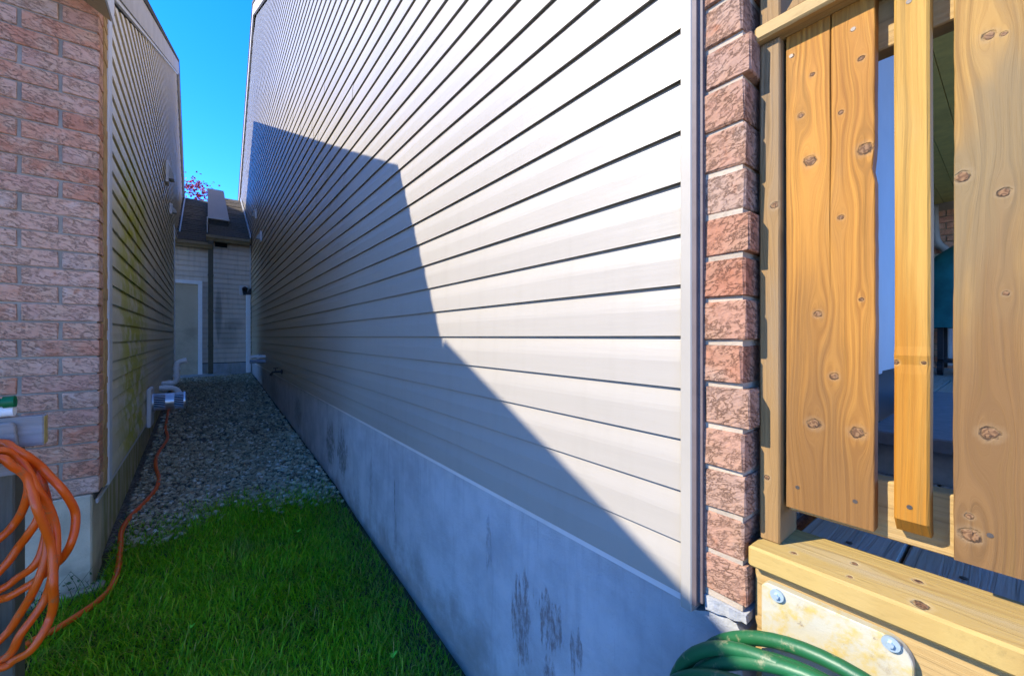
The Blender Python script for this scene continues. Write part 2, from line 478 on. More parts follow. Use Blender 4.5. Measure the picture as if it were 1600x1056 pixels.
def plain(name, col, rough=0.6, spec=0.3, metal=0.0, var=0.15, scale=20.0, bump=0.15, dirt=None, damt=0.4):
    t = NT(name)
    w = t.world()
    n = t.noise(w, scale, 5.0, 0.6)
    c = t.mix(t.step(n, 0.3, 0.7), tuple(q * (1 - var) for q in col), tuple(min(1, q * (1 + var * 0.4)) for q in col))
    if dirt:
        c = t.mix(t.m_('MULTIPLY', t.step(t.noise(w, scale * 0.4, 6.0, 0.7), 0.5, 0.72), damt), c, dirt)
    return t.done(c, rough, t.bump(t.noise(w, scale * 4, 4.0), bump, 0.003), spec, metal)

# palette
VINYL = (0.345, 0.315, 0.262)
M_side_r = siding_mat('vinyl_right', VINYL, grime=0.10, shade_tint=(2.6, 6.5, (0.36, 0.29, 0.15), 0.85))
M_side_l = siding_mat('vinyl_left', (0.80, 0.69, 0.49), algae=(3.9, 1.0, -0.7, 1.5), grime=0.20, shade_tint=(3.0, 7.0, (0.50, 0.42, 0.24), 0.3))
M_side_b = siding_mat('vinyl_back', (0.70, 0.58, 0.45), grime=0.3, along='X',
                      stains=[(0.20, 0.45, 0.07, 0.6, 0.5), (0.46, 0.25, 0.20, 0.16, 0.35), (0.36, 0.0, 0.22, 0.3, 0.3)])
M_trim_r = plain('vinyl_trim', (0.33, 0.302, 0.25), 0.45, var=0.06, scale=6)
M_trim_w = plain('white_trim', (0.66, 0.64, 0.61), 0.45, var=0.06, scale=6, dirt=(0.35, 0.32, 0.24), damt=0.25)
M_trim_d = plain('dark_channel', (0.12, 0.095, 0.09), 0.6)
M_sheath = plain('sheathing', (0.08, 0.075, 0.065), 0.9)
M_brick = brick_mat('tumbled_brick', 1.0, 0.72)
M_brick_sun = brick_mat('tumbled_brick_sun', 0.47, 0.75)  # sunlit copy of the same brick, its colour darkened against the sun
M_mortar = mortar_mat('mortar')
M_mortar_o = mortar_mat('ochre_mortar', (0.62, 0.38, 0.16))
M_found_r = concrete_mat('parged_foundation', (0.42, 0.43, 0.42), cracks=False, patches=(
    (1.94, -0.80, 0.005, 0.13, (0.04, 0.035, 0.035), 0.95), (1.93, -1.0, 0.02, 0.16, (0.16, 0.15, 0.14), 0.5), (1.1, -0.72, 0.02, 0.12, (0.2, 0.19, 0.18), 0.5), (2.3, -0.85, 0.03, 0.2, (0.2, 0.19, 0.17), 0.5),
    (0.92, -0.86, 0.055, 0.17, (0.17, 0.125, 0.105), 0.8), (0.80, -0.80, 0.06, 0.09, (0.17, 0.125, 0.105), 0.8),
    (0.80, -1.0, 0.03, 0.13, (0.17, 0.125, 0.105), 0.8), (0.70, -0.82, 0.025, 0.07, (0.17, 0.125, 0.105), 0.8),
    (3.25, -0.82, 0.16, 0.22, (0.10, 0.10, 0.07), 0.85), (2.92, -0.82, 0.16, 0.20, (0.09, 0.09, 0.07), 0.85),
    (4.6, -0.80, 0.25, 0.20, (0.12, 0.12, 0.07), 0.7), (6.5, -0.75, 0.6, 0.18, (0.15, 0.15, 0.07), 0.6)))
M_found_l = concrete_mat('mossy_foundation', (0.60, 0.53, 0.38), algae=0.8)
M_found_f = concrete_mat('grey_foundation', (0.62, 0.51, 0.34), cracks=False)
M_found_b = concrete_mat('pale_foundation', (0.46, 0.47, 0.48), algae=0.25)

# ------------------------------------------------------------------ ground
def gz(y):
    return float(np.interp(y, [-200, 0.3, 1.25, 2.56, 3.1, 5.1, 9.0, 10.5, 300], [-1.31, -1.31, -1.25, -1.155, -1.10, -0.99, -0.79, -0.75, -0.75]))

t = NT('soil')
w = t.world()
n = t.noise(w, 60.0, 6.0, 0.7)
c = t.ramp(t.noise(w, 5.0, 5.0, 0.6), [(0.3, (0.045, 0.04, 0.02)), (0.7, (0.09, 0.075, 0.045))])
c = t.mix(t.step(n, 0.5, 0.65), c, (0.05, 0.075, 0.018))
M_soil = t.done(c, 0.95, t.bump(n, 0.8, 0.01), 0.1)
ys = [-150, -20, -3, 0.3, 0.8, 1.25, 1.9, 2.56, 3.1, 4, 5.1, 7, 9.0, 10.5, 30, 150]
xs = [-150, -20, -4, -1.5, -0.8, -0.39, 0, 0.4, 0.74, 1.5, 4, 20, 150]
vv = [(x, y, gz(y)) for y in ys for x in xs]
ff = [(j * len(xs) + i, j * len(xs) + i + 1, (j + 1) * len(xs) + i + 1, (j + 1) * len(xs) + i) for j in range(len(ys) - 1) for i in range(len(xs) - 1)]
tag(mesh('ground', vv, ff, M_soil, None, (0, 0, 0)), kind='structure')

M_bounce = plain('bounce_slab', (0.62, 0.56, 0.46), 0.9, var=0.15, scale=3)  # pale slabs added unseen behind the camera to bounce light onto the left brick
px_, py_ = [-9.0 + 0.6 * i for i in range(17)], [-9.0 + 0.6 * i for i in range(15)]
pb = MB()
for x in px_[:-1]:
    for y in py_[:-1]:
        pb.box(x + 0.004, x + 0.596, y + 0.004, y + 0.596, -1.36, -1.275 + 0.002 * random.random())
tag(pb.build('bounce_slabs', M_bounce), kind='structure')

def edge_y(x):
    """where lawn gives way to gravel"""
    return 2.98 + 0.10 * math.sin(5.1 * x + 0.6) + 0.05 * math.sin(13 * x) + 0.12 * max(0, 0.5 - abs(x - 0.1))

t = NT('gravel_dust')
w = t.world()
c = t.ramp(t.vor(w, 70.0, 'F1', 'Color'), [(0.0, (0.05, 0.045, 0.032)), (1.0, (0.20, 0.18, 0.14))])
M_dust = t.done(c, 0.95, t.bump(t.vor(w, 70.0), 0.8, 0.01), 0.1)
gx = np.linspace(-0.9, 0.735, 12); gy = [2.85, 3.05, 3.3, 4, 5.1, 7, 9, 9.8]
vv = []
for j, y in enumerate(gy):
    for x in gx:
        yy = edge_y(x) - 0.02 if j == 0 else (max(y, edge_y(x) + 0.02) if j < 3 else y)
        vv.append((x, yy, gz(yy) + 0.006))
nx = len(gx)
ff = [(j * nx + i, j * nx + i + 1, (j + 1) * nx + i + 1, (j + 1) * nx + i) for j in range(len(gy) - 1) for i in range(nx - 1)]
tag(mesh('gravel_bed', vv, ff, M_dust, None, (0, 0, 0)), kind='structure')

def ico(sub):
    bm = bmesh.new(); bmesh.ops.create_icosphere(bm, subdivisions=sub, radius=1.0)
    v = np.array([q.co[:] for q in bm.verts]); f = np.array([[q.index for q in p.verts] for p in bm.faces]); bm.free()
    return v, f

def bulk(name, V, F, mat, smooth=False):
    me = bpy.data.meshes.new(name)
    me.vertices.add(len(V)); me.vertices.foreach_set('co', V.astype(np.float32).ravel())
    k = F.shape[1]
    me.loops.add(F.size); me.loops.foreach_set('vertex_index', F.astype(np.int32).ravel())
    me.polygons.add(len(F)); me.polygons.foreach_set('loop_start', np.arange(0, F.size, k, dtype=np.int32))
    me.polygons.foreach_set('use_smooth', np.full(len(F), smooth))
    me.materials.append(mat); me.update(calc_edges=True); me.validate()
    return link(name, me, None, (0, 0, 0))

def stones(pos, size, sub):
    bv, bf = ico(sub)
    n = len(pos); k = len(bv)
    variants = [bv * (1 + 0.22 * np.random.randn(k, 1).clip(-1.3, 1.3)) for _ in range(12)]
    V = np.empty((n, k, 3))
    for i in range(n):
        b = variants[np.random.randint(12)] * np.array([np.random.uniform(0.8, 1.5), np.random.uniform(0.7, 1.1), np.random.uniform(0.4, 0.75)])
        a, tl, r2 = np.random.uniform(0, 6.28), np.random.normal(0, 0.35), np.random.normal(0, 0.35)
        ca, sa = math.cos(a), math.sin(a)
        R = np.array([[ca, -sa, 0], [sa, ca, 0], [0, 0, 1]])
        T = np.array([[1, 0, 0], [0, math.cos(tl), -math.sin(tl)], [0, math.sin(tl), math.cos(tl)]])
        U = np.array([[math.cos(r2), 0, math.sin(r2)], [0, 1, 0], [-math.sin(r2), 0, math.cos(r2)]])
        V[i] = (b * size[i]) @ (R @ T @ U).T + pos[i]
    F = (bf[None] + (np.arange(n) * k)[:, None, None]).reshape(-1, 3)
    return V.reshape(-1, 3), F

t = NT('pebbles')
isl = t.island()
w = t.world()
c = t.ramp(isl, [(0.0, (0.20, 0.155, 0.08)), (0.35, (0.44, 0.35, 0.19)), (0.6, (0.56, 0.46, 0.27)), (0.8, (0.64, 0.51, 0.29)), (0.93, (0.74, 0.65, 0.45)), (1.0, (0.85, 0.80, 0.65))])
c = t.mix(t.m_('MULTIPLY', t.step(t.noise(w, 3.0, 4.0), 0.5, 0.7), 0.4), c, (0.10, 0.105, 0.05))
c = t.mix(t.m_('MULTIPLY', t.noise(w, 160.0, 4.0, 0.7), 0.5), c, (0.11, 0.105, 0.095))
M_peb = t.done(c, 0.8, t.bump(t.noise(w, 200.0, 3.0), 0.4, 0.002), 0.3)

def gravel_points(n, y0, y1):
    P = []
    while len(P) < n:
        x = random.uniform(-0.44, 0.735); y = random.uniform(y0, y1)
        lx = -0.391 - 0.0061 * (y - 2.877) + 0.015
        if y > 8.8: lx = -0.85
        if x < lx or y < edge_y(x) - abs(random.gauss(0, 0.07)): continue
        P.append((x, y, gz(y) + random.uniform(0.0, 0.016)))
    return np.array(P)
p1 = gravel_points(7600, 2.75, 4.7)
V1, F1 = stones(p1, np.random.lognormal(math.log(0.0105), 0.33, len(p1)).clip(0.005, 0.024), 2)
p2 = gravel_points(11500, 4.7, 9.75)
V2, F2 = stones(p2, np.random.lognormal(math.log(0.0125), 0.3, len(p2)).clip(0.006, 0.026), 1)
tag(bulk('gravel', np.vstack([V1, V2]), np.vstack([F1, F2 + len(V1)]), M_peb, True), kind='stuff')

# grass blades
t = NT('grass_blades')
isl = t.island()
w = t.world()
c = t.ramp(isl, [(0.0, (0.11, 0.30, 0.004)), (0.45, (0.22, 0.50, 0.006)), (0.8, (0.33, 0.60, 0.008)), (0.93, (0.50, 0.56, 0.02)), (1.0, (0.62, 0.44, 0.10))])
dry = t.step(t.noise(w, 4.5, 5.0, 0.65), 0.50, 0.68)
xw = t.xyz(w)[0]
dry = t.m_('MAXIMUM', t.m_('MULTIPLY', dry, 0.55), t.m_('MULTIPLY', t.step(xw, 0.42, 0.70), 0.75))
c = t.mix(t.m_('MULTIPLY', dry, t.step(isl, 0.25, 0.75)), c, (0.26, 0.20, 0.07))
M_grass = t.done(c, 0.5, None, 0.25)
tl = t.n('ShaderNodeBsdfTranslucent'); t.put(tl.inputs['Color'], c)
mx = t.n('ShaderNodeMixShader'); mx.inputs[0].default_value = 0.45
t.t.links.new(t.b.outputs[0], mx.inputs[1]); t.t.links.new(tl.outputs[0], mx.inputs[2])
t.t.links.new(mx.outputs[0], t.t.nodes['Material Output'].inputs['Surface'])

def blades(n):
    P = []
    while len(P) < n:
        x = random.uniform(-1.5, 0.735); y = random.uniform(0.55, 3.35)
        if x < -0.385 and y > 2.56: continue
        if x > 0.70 and y < 0.35: continue
        e = edge_y(x)
        if y > e and random.random() > math.exp(-(y - e) / 0.12) * 0.8: continue
        if x > 0.52 and random.random() < (x - 0.5) * 2.6: continue
        if x < -0.5 and y > 2.1 and random.random() < 0.6: continue
        P.append((x, y))
    P = np.array(P); n = len(P)
    z = np.array([gz(y) for y in P[:, 1]])
    # tufts lean together
    lean = np.sin(P[:, 0] * 9 + 1.3) * 1.5 + np.cos(P[:, 1] * 8) * 1.5
    ang = lean + np.random.normal(0, 1.7, n)
    L = np.random.lognormal(math.log(0.027), 0.45, n).clip(0.008, 0.09)
    bend = np.random.uniform(0.4, 1.2, n)
    wd = np.random.uniform(0.0008, 0.0023, n)
    dx, dy = np.cos(ang), np.sin(ang); px, py = -dy, dx
    V = np.empty((n, 7, 3))
    for i, (s, ws) in enumerate(((0.0, 1.0), (0.4, 0.95), (0.75, 0.65))):
        out = L * bend * s ** 1.7 * 0.9
        up = L * s * np.sqrt(np.clip(1 - (bend * 0.75 * s) ** 2, 0.1, 1))
        for sgn, k in ((-1, 0), (1, 1)):
            V[:, i * 2 + k, 0] = P[:, 0] + dx * out + sgn * px * wd * ws
            V[:, i * 2 + k, 1] = P[:, 1] + dy * out + sgn * py * wd * ws
            V[:, i * 2 + k, 2] = z + up - 0.003
    out = L * bend * 0.9; up = L * np.sqrt(np.clip(1 - (bend * 0.75) ** 2, 0.1, 1))
    V[:, 6, 0] = P[:, 0] + dx * out; V[:, 6, 1] = P[:, 1] + dy * out; V[:, 6, 2] = z + up - 0.003
    bf = np.array([[0, 1, 3], [0, 3, 2], [2, 3, 5], [2, 5, 4], [4, 5, 6]])
    F = (bf[None] + (np.arange(n) * 7)[:, None, None]).reshape(-1, 3)
    return V.reshape(-1, 3), F
Vg, Fg = blades(170000)
Vg[:, 0] = np.where(Vg[:, 1] > 0.4, np.minimum(Vg[:, 0], 0.733), Vg[:, 0])
tag(bulk('grass', Vg, Fg, M_grass, True), kind='stuff')

# ------------------------------------------------------------------ siding
LAP = 0.1016
class Wall:
    """vertical plane: s runs along it, out is the outward normal"""
    def __init__(s, p0, d, nrm):
        s.p0 = Vector((*p0, 0)); s.d = Vector((*d, 0)).normalized(); s.n = Vector((*nrm, 0)).normalized()
    def P(s, u, out, z):
        q = s.p0 + s.d * u + s.n * out
        return (q.x, q.y, z)

def lap(wall, z0, h, sb0, sb1, st0, st1, mat, parent, off=0.0, sag=0.0, gap=0.0, deep=0.007):
    """one course of dutch-lap siding; ends may be cut to a slope (b = bottom, t = top)"""
    prof = [(-0.003, deep + 0.006), (0.0085, deep + 0.002), (0.0118, deep), (0.0116, deep + 0.003), (0.0106, 0.58 * h), (0.0095, 0.68 * h), (0.0072, 0.82 * h), (0.0040, h), (-0.003, h + deep + 0.008)]
    if gap:                                                # far, small siding: deep reveal under each course
        prof = [(-0.004, gap + 0.006), (0.012, gap + 0.002), (0.0165, gap), (0.016, gap + 0.004), (0.012, 0.80 * h), (0.004, h), (-0.004, h + gap + 0.01)]
    k = len(prof); v = []
    for (o, dz) in prof:
        f = min(1, max(0, dz / h))
        for e, (b, tt) in enumerate(((sb0, st0), (sb1, st1))):
            v.append(wall.P(b + (tt - b) * f, o + off, z0 + dz + (sag if e else -sag)))
    faces = []
    for i in range(k - 1):
        faces.append((2 * i, 2 * i + 1, 2 * i + 3, 2 * i + 2))
    o = mesh('siding_panel', v, faces, mat, parent)
    # consistent outward normals
    c = Vector(wall.P(0, 1, 0)) - Vector(wall.P(0, 0, 0))
    if o.data.polygons[3].normal.dot(c) < 0:
        o.data.flip_normals()
    return o

def gable_courses(wall, parent, mat, zs, lo, hi, split=3.66, deep=0.007):
    """lo(z), hi(z): where the wall starts and ends at height z"""
    for z0 in zs:
        z1 = z0 + LAP
        a0, a1, b0, b1 = lo(z0), lo(z1), hi(z0), hi(z1)
        if b0 - a0 < 0.05: continue
        if b1 - a1 < 0.0: a1 = b1 = (a1 + b1) / 2
        cuts = [a0]
        p = a0 + random.uniform(0.6, 1.0) * split
        while p < b0 - 1.0:
            cuts.append(p); p += split
        cuts.append(b0)
        for i in range(len(cuts) - 1):
            s0, s1 = cuts[i], cuts[i + 1]
            t0 = a1 if i == 0 else s0
            t1 = b1 if i == len(cuts) - 2 else s1 + 0.02
            sb1 = s1 if i == len(cuts) - 2 else s1 + 0.02
            lap(wall, z0, LAP, s0, sb1, t0, max(t1, t0), mat, parent, off=0.0018 * (i % 2) + random.uniform(0, 0.0006), sag=random.uniform(-0.0009, 0.0009), deep=deep)

# ---- brick pieces (shared meshes)
def brick_mesh(lx, ly, lz, seed, mat):
    rr = random.Random(seed)
    bm = bmesh.new()
    bmesh.ops.create_cube(bm, size=1.0)
    for v in bm.verts: v.co = Vector((v.co.x * lx, v.co.y * ly, v.co.z * lz))
    bmesh.ops.bevel(bm, geom=list(bm.edges), offset=0.0028, segments=1, affect='EDGES', profile=0.5)
    for v in bm.verts: v.co += Vector((rr.uniform(-1, 1), rr.uniform(-1, 1), rr.uniform(-1, 1))) * 0.0015
    me = bpy.data.meshes.new('brick')
    bm.to_mesh(me); bm.free()
    me.materials.append(mat)
    return me
BR = {}
def brick(lx, ly, lz, parent, c, mat=None):
    mat = mat or M_brick
    key = (round(lx, 3), round(ly, 3), round(lz, 3), random.randrange(5), mat.name)
    if key not in BR: BR[key] = brick_mesh(lx, ly, lz, len(BR) * 7 + 3, mat)
    return link('brick', BR[key], parent, c)

# ------------------------------------------------------------------ left house
def lwx(y): return -0.391 - 0.0061 * (y - 2.877)          # its side wall drifts slightly from the alley's axis
LH = empty('house', (-0.40, 2.6, -1.16), 'low brick and beige sided house filling the left edge, algae stained and in shade', 'house')
LW = Wall((lwx(0) - 0.014, 0.0), (-0.0061, 1.0), (1.0, 0.0061))
side = MB()
def l_top(y):                                              # underside of the roof along the side wall
    return 1.60 + 0.478 * (y - 2.6) if y < 9.6 else 1.60 + 0.478 * 7.0 - 0.56 * (y - 9.6)
LBOT = -0.752
LEND, LSOF = 8.76, 1.855
poly = [(2.62, LBOT), (LEND, LBOT), (LEND, LSOF), (13.6, LSOF), (13.6, l_top(13.6)), (9.6, l_top(9.6)), (2.62, l_top(2.62))]
for s_ in (0,):
    side.prism([(lwx(y) - 0.016, y, z) for y, z in poly], (-0.10, 0, 0))
l_side = side.build('side_wall', M_sheath, LH)
zs = [LBOT + LAP * k for k in range(56)]
def l_lo(z):
    return 2.845 if z <= l_top(2.845) else 2.6 + (z - 1.60) / 0.478
def l_hi(z):
    if z < LSOF - LAP * 0.6: return LEND
    return min(13.6, 9.6 + (l_top(9.6) - z) / 0.56)
gable_courses(LW, l_side, M_side_l, [z for z in zs if z < l_top(9.6) - 0.05], l_lo, l_hi, deep=0.013)
# corner trim, starter strip, far corner post
MB().box(lwx(2.8) - 0.02, lwx(2.8) + 0.012, 2.765, 2.848, -0.735, 1.66).build('corner_trim', M_trim_w, l_side, bevel=0.003)
MB().box(lwx(LEND) - 0.03, lwx(LEND) + 0.012, LEND - 0.01, LEND + 0.05, LBOT - 0.02, LSOF).build('corner_trim', M_trim_w, l_side)
MB().prism([(lwx(y) + o - 0.014, y, z) for y, z, o in ((2.62, LBOT - 0.018, 0), (LEND, LBOT - 0.018, 0), (LEND, LBOT, 0), (2.62, LBOT, 0))], (0.008, 0, 0)).build('starter_strip', M_trim_w, l_side)
# ends the recess by the far door
MB().box(-1.4, lwx(LEND) - 0.03, LEND + 0.0, LEND + 0.1, -0.8, LSOF).build('recess_wall', M_side_b, LH)
MB().box(-1.4, lwx(LEND), LEND, 13.6, LSOF + 0.002, LSOF + 0.06).build('recess_ceiling', M_trim_w, LH)
# foundation
MB().prism([(lwx(2.62) - 0.028, 2.62, -1.4), (lwx(LEND) - 0.028, LEND, -1.4), (lwx(LEND) - 0.028, LEND, LBOT - 0.018), (lwx(2.62) - 0.028, 2.62, LBOT - 0.018)], (-0.2, 0, 0)).build('foundation', M_found_l, LH)
MB().box(-6.0, lwx(2.6) - 0.02, 2.585, 2.80, -1.4, -0.718).build('foundation', M_found_f, LH, bevel=0.006)
MB().box(-6.0, lwx(2.6) + 0.02, 2.55, 2.62, -1.5, -1.13).build('footing', M_found_f, LH, bevel=0.008)
# brick face towards the garden
BX = lwx(2.6) + 0.001
bw = MB().box(-6.0, BX - 0.008, 2.6045, 2.70, -0.716, 1.652).build('brick_wall', M_mortar, LH)
CR = 0.0782
joint0 = 0.222
row = 0
for k in range(-18, 20):
    z0 = joint0 + (k - 0) * CR                  # top line of the course is z0, the course hangs below
    if z0 - CR < -0.73 or z0 > 1.67: continue
    half = (k % 2 == 0)
    xr = BX
    first = True
    while xr > -1.75:
        ln = 0.123 if (first and half) else 0.240
        if xr - ln < -2.05: break
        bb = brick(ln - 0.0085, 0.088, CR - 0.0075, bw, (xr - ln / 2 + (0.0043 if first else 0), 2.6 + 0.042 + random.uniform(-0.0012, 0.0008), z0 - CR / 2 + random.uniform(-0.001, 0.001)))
        xr -= ln; first = False
# ragged mortar along the corner, between brick and siding trim
mv = MB()
rr = random.Random(3)
zz = -0.72
while zz < 1.66:
    hgt = rr.uniform(0.02, 0.06)
    mv.box(BX - 0.02, BX + 0.001 + rr.uniform(0, 0.004), 2.688, 2.772 + rr.uniform(-0.004, 0.0), zz, zz + hgt + 0.002)
    zz += hgt
mv.build('corner_mortar', M_mortar_o, bw)
# roof
t = NT('shingles')
w = t.world()
c = t.ramp(t.noise(w, 30.0, 5.0, 0.7), [(0.3, (0.07, 0.058, 0.045)), (0.7, (0.17, 0.145, 0.11))])
c = t.mix(t.m_('MULTIPLY', t.rnd(), 0.3), c, (0.10, 0.09, 0.06))
M_shingle = t.done(c, 0.95, t.bump(t.noise(w, 220.0, 3.0), 0.8, 0.004), 0.1)
M_soffit = plain('brown_soffit', (0.42, 0.28, 0.13), 0.6, scale=12)
M_rake = plain('rake_board', (0.52, 0.46, 0.40), 0.6, var=0.1, scale=5, dirt=(0.28, 0.22, 0.16), damt=0.45)
def roof_edge(y): return 1.80 + 0.466 * (y - 2.365) if y < 9.75 else 1.80 + 0.466 * (9.75 - 2.365) - 0.55 * (y - 9.75)
REX = lambda y: lwx(y) + 0.035
def slab(y0, y1, x1, th=0.05):
    a = [(REX(y0), y0, roof_edge(y0)), (REX(y1), y1, roof_edge(y1)), (REX(y1), y1, roof_edge(y1) - th), (REX(y0), y0, roof_edge(y0) - th)]
    return MB().prism(a, (x1 - REX(y0), 0, 0))
slab(2.365, 9.75, -7.0).build('roof', M_shingle, LH)
slab(9.75, 15.0, -7.0).build('roof', M_shingle, LH)
def rake(y0, y1, d0, d1, out, th, mat, name='rake_board'):
    a = [(lwx(y0) + out, y0, roof_edge(y0) - d0), (lwx(y1) + out, y1, roof_edge(y1) - d0), (lwx(y1) + out, y1, roof_edge(y1) - d1), (lwx(y0) + out, y0, roof_edge(y0) - d1)]
    return MB().prism(a, (-th, 0, 0)).build(name, mat, LH)
rake(2.40, 9.75, 0.052, 0.26, 0.026, 0.03, M_rake)
rake(9.75, 14.6, 0.052, 0.24, 0.026, 0.03, M_rake)
rake(2.86, 9.70, 0.262, 0.285, 0.016, 0.02, M_trim_w, 'frieze_channel')
# eave box over the brick
MB().box(-7.0, lwx(2.6) + 0.02, 2.385, 2.86, 1.655, 1.70).build('soffit', M_soffit, LH)
MB().box(-7.0, lwx(2.6) + 0.024, 2.365, 2.383, 1.63, 1.80).build('fascia', M_trim_w, LH)
MB().prism([(-0.332, 2.30, 1.395), (-0.332, 2.30, 1.60), (-0.72, 2.30, 1.66), (-0.72, 2.30, 1.63)], (0, 0.165, 0)).build('eave_return', M_soffit, LH)
MB().prism([(-0.330, 2.292, 1.392), (-0.330, 2.292, 1.602), (-0.330, 2.475, 1.602), (-0.330, 2.475, 1.392)], (0.007, 0, 0)).build('fascia', M_trim_w, LH)
# porch roof reaching further into the garden, its post outside the picture
a = [(-1.345, 2.36, 1.82), (-1.345, 0.75, 1.82 - 0.49 * 1.61), (-1.345, 0.75, 1.76 - 0.49 * 1.61), (-1.345, 2.36, 1.76)]
MB().prism(a, (-3.2, 0, 0)).build('porch_roof', M_shingle, LH)
box('porch_post', -1.60, -1.50, 0.86, 0.96, -1.35, 0.98, M_trim_w, LH)
box('porch_post', -4.40, -4.30, 0.86, 0.96, -1.35, 0.98, M_trim_w, LH)

# ------------------------------------------------------------------ right house
RX = 0.7406
RH = empty('house', (RX, 0.4, -1.25), 'large house with the pale sided wall half in sunlight over a parged foundation', 'house')
RW = Wall((RX + 0.012, 0.0), (0.0, 1.0), (-1.0, 0.0))
RBOT = -0.514
def r_top(y): return 1.80 + 0.505 * (y - 0.42) if y < 9.0 else 1.80 + 0.505 * 8.58 - 0.60 * (y - 9.0)
poly = [(0.362, RBOT), (15.2, RBOT), (15.2, r_top(15.2)), (9.0, r_top(9.0)), (0.362, 1.78)]
r_side = MB().prism([(RX + 0.014, y, z) for y, z in poly], (0.10, 0, 0)).build('side_wall', M_sheath, RH)
def r_lo(z): return 0.4005 if z < 1.79 else 0.42 + (z - 1.80) / 0.505
def r_hi(z): return min(15.2, 9.0 + (r_top(9.0) - z) / 0.60)
gable_courses(RW, r_side, M_side_r, [RBOT + LAP * k for k in range(64)], r_lo, r_hi)
MB().box(RX - 0.012, RX + 0.02, 0.379, 0.4015, RBOT - 0.012, 1.78).build('corner_trim', M_trim_r, r_side, bevel=0.002)
MB().box(RX - 0.002, RX + 0.06, 0.3625, 0.3785, RBOT + 0.01, 1.9).build('dark_channel', M_trim_d, r_side)
MB().box(RX - 0.010, RX + 0.02, 0.3705, 0.3788, RBOT + 0.004, 1.9).build('dark_channel', M_trim_d, r_side)
MB().box(RX + 0.012, RX + 0.02, 0.402, 15.2, RBOT - 0.014, RBOT).build('starter_strip', M_trim_w, r_side)
# foundation
fv = []
MB().prism([(RX + 0.016, 0.30, -1.5), (RX + 0.016, 15.2, -1.5), (RX + 0.016, 15.2, RBOT - 0.014), (RX + 0.016, 0.385, RBOT - 0.014), (RX + 0.016, 0.385, -0.535), (RX + 0.016, 0.34, -0.515), (RX + 0.016, 0.31, -0.519), (RX + 0.016, 0.30, -0.535)], (0.25, 0, 0)).build('foundation', M_found_r, RH)
# broken mortar bed under the bricks
bed = MB()
rr = random.Random(11)
nn = 9
for i in range(nn - 1):
    ya, yb = 0.290 + 0.0092 * i, 0.290 + 0.0092 * (i + 1) 
    za, zb = -0.505 - 0.0016 * i + 0.0012 * math.sin(i * 2.1), -0.505 - 0.0016 * (i + 1) + 0.0012 * math.sin((i + 1) * 2.1)
    xa, xb = RX + 0.008 + 0.0015 * math.sin(i * 1.7), RX + 0.008 + 0.0015 * math.sin((i + 1) * 1.7)
    bed.add([(xa, ya, za), (xb, yb, zb), (xb - 0.003, yb, -0.4885), (xa - 0.003, ya, -0.4885), (xa + 0.08, ya, za), (xb + 0.08, yb, zb), (xb + 0.08, yb, -0.4885), (xa + 0.08, ya, -0.4885)],
            [(0, 1, 2, 3), (0, 4, 5, 1), (3, 2, 6, 7), (1, 5, 6, 2), (0, 3, 7, 4)])
bed.build('mortar_bed', M_found_r, RH)
# brick face towards the deck: the corner column shows
RBX, RBY = 0.745, 0.290
rb = MB().box(RBX + 0.0055, 1.46, RBY + 0.007, 0.375, -0.487, 1.78).build('brick_wall', M_mortar, RH)
cr = 0.0783
j0 = 0.068
rr = random.Random(5)
for k in range(-7, 22):
    z0 = j0 + k * cr
    xl = RBX
    first = True
    half = k % 2 == 0
    while xl < 1.25:
        ln = 0.123 if (first and half) else 0.240
        dy = rr.uniform(-0.004, 0.004) + (0.004 if half else -0.003)
        depth = 0.078
        b = brick(ln - 0.010, depth, cr - 0.0085, rb, (xl + ln / 2 - (0.005 if first else 0) + (rr.uniform(-0.001, 0.003) if first else 0), RBY + dy + depth / 2, z0 + cr / 2), M_brick_sun)
        xl += ln; first = False
# roof edge over the gable
def rr_edge(y): return 1.93 + 0.505 * (y - 0.10) if y < 9.05 else 1.93 + 0.505 * 8.95 - 0.60 * (y - 9.05)
def rslab(y0, y1, d0, d1, x0, x1, mat, name):
    a = [(x0, y0, rr_edge(y0) - d0), (x0, y1, rr_edge(y1) - d0), (x0, y1, rr_edge(y1) - d1), (x0, y0, rr_edge(y0) - d1)]
    return MB().prism(a, (x1 - x0, 0, 0)).build(name, mat, RH)
rslab(-0.22, 9.05, 0.0, 0.05, 0.700, 9.0, M_shingle, 'roof')
rslab(9.05, 15.4, 0.0, 0.05, 0.700, 9.0, M_shingle, 'roof')
rslab(0.36, 9.05, 0.052, 0.25, 0.712, 0.7395, M_rake, 'rake_board')
rslab(9.05, 15.2, 0.052, 0.25, 0.712, 0.7395, M_rake, 'rake_board')
M_soffit_g = plain('porch_soffit', (0.74, 0.60, 0.17), 0.6, scale=10)
# porch ceiling of narrow grooved strips
for i in range(20):
    y0 = -0.955 + i * 0.125
    box('soffit_strip', 1.0, 7.2, y0, y0 + 0.121, 1.655 + (0.003 if i % 2 else 0), 1.69, M_soffit_g, RH)
box('fascia', 0.96, 7.2, -0.985, -0.965, 1.60, 1.80, M_trim_w, RH)
MB().prism([(0.95, -0.20, 1.76), (0.95, -1.0, 1.74), (0.95, -1.0, 1.79), (0.95, -0.20, 1.81)], (6.3, 0, 0)).build('porch_roof', M_shingle, RH)
box('porch_post', 6.9, 7.0, -0.95, -0.85, -0.384, 1.65, M_trim_w, RH)
box('porch_post', 1.05, 1.15, -0.95, -0.85, -0.384, 1.65, M_trim_w, RH)
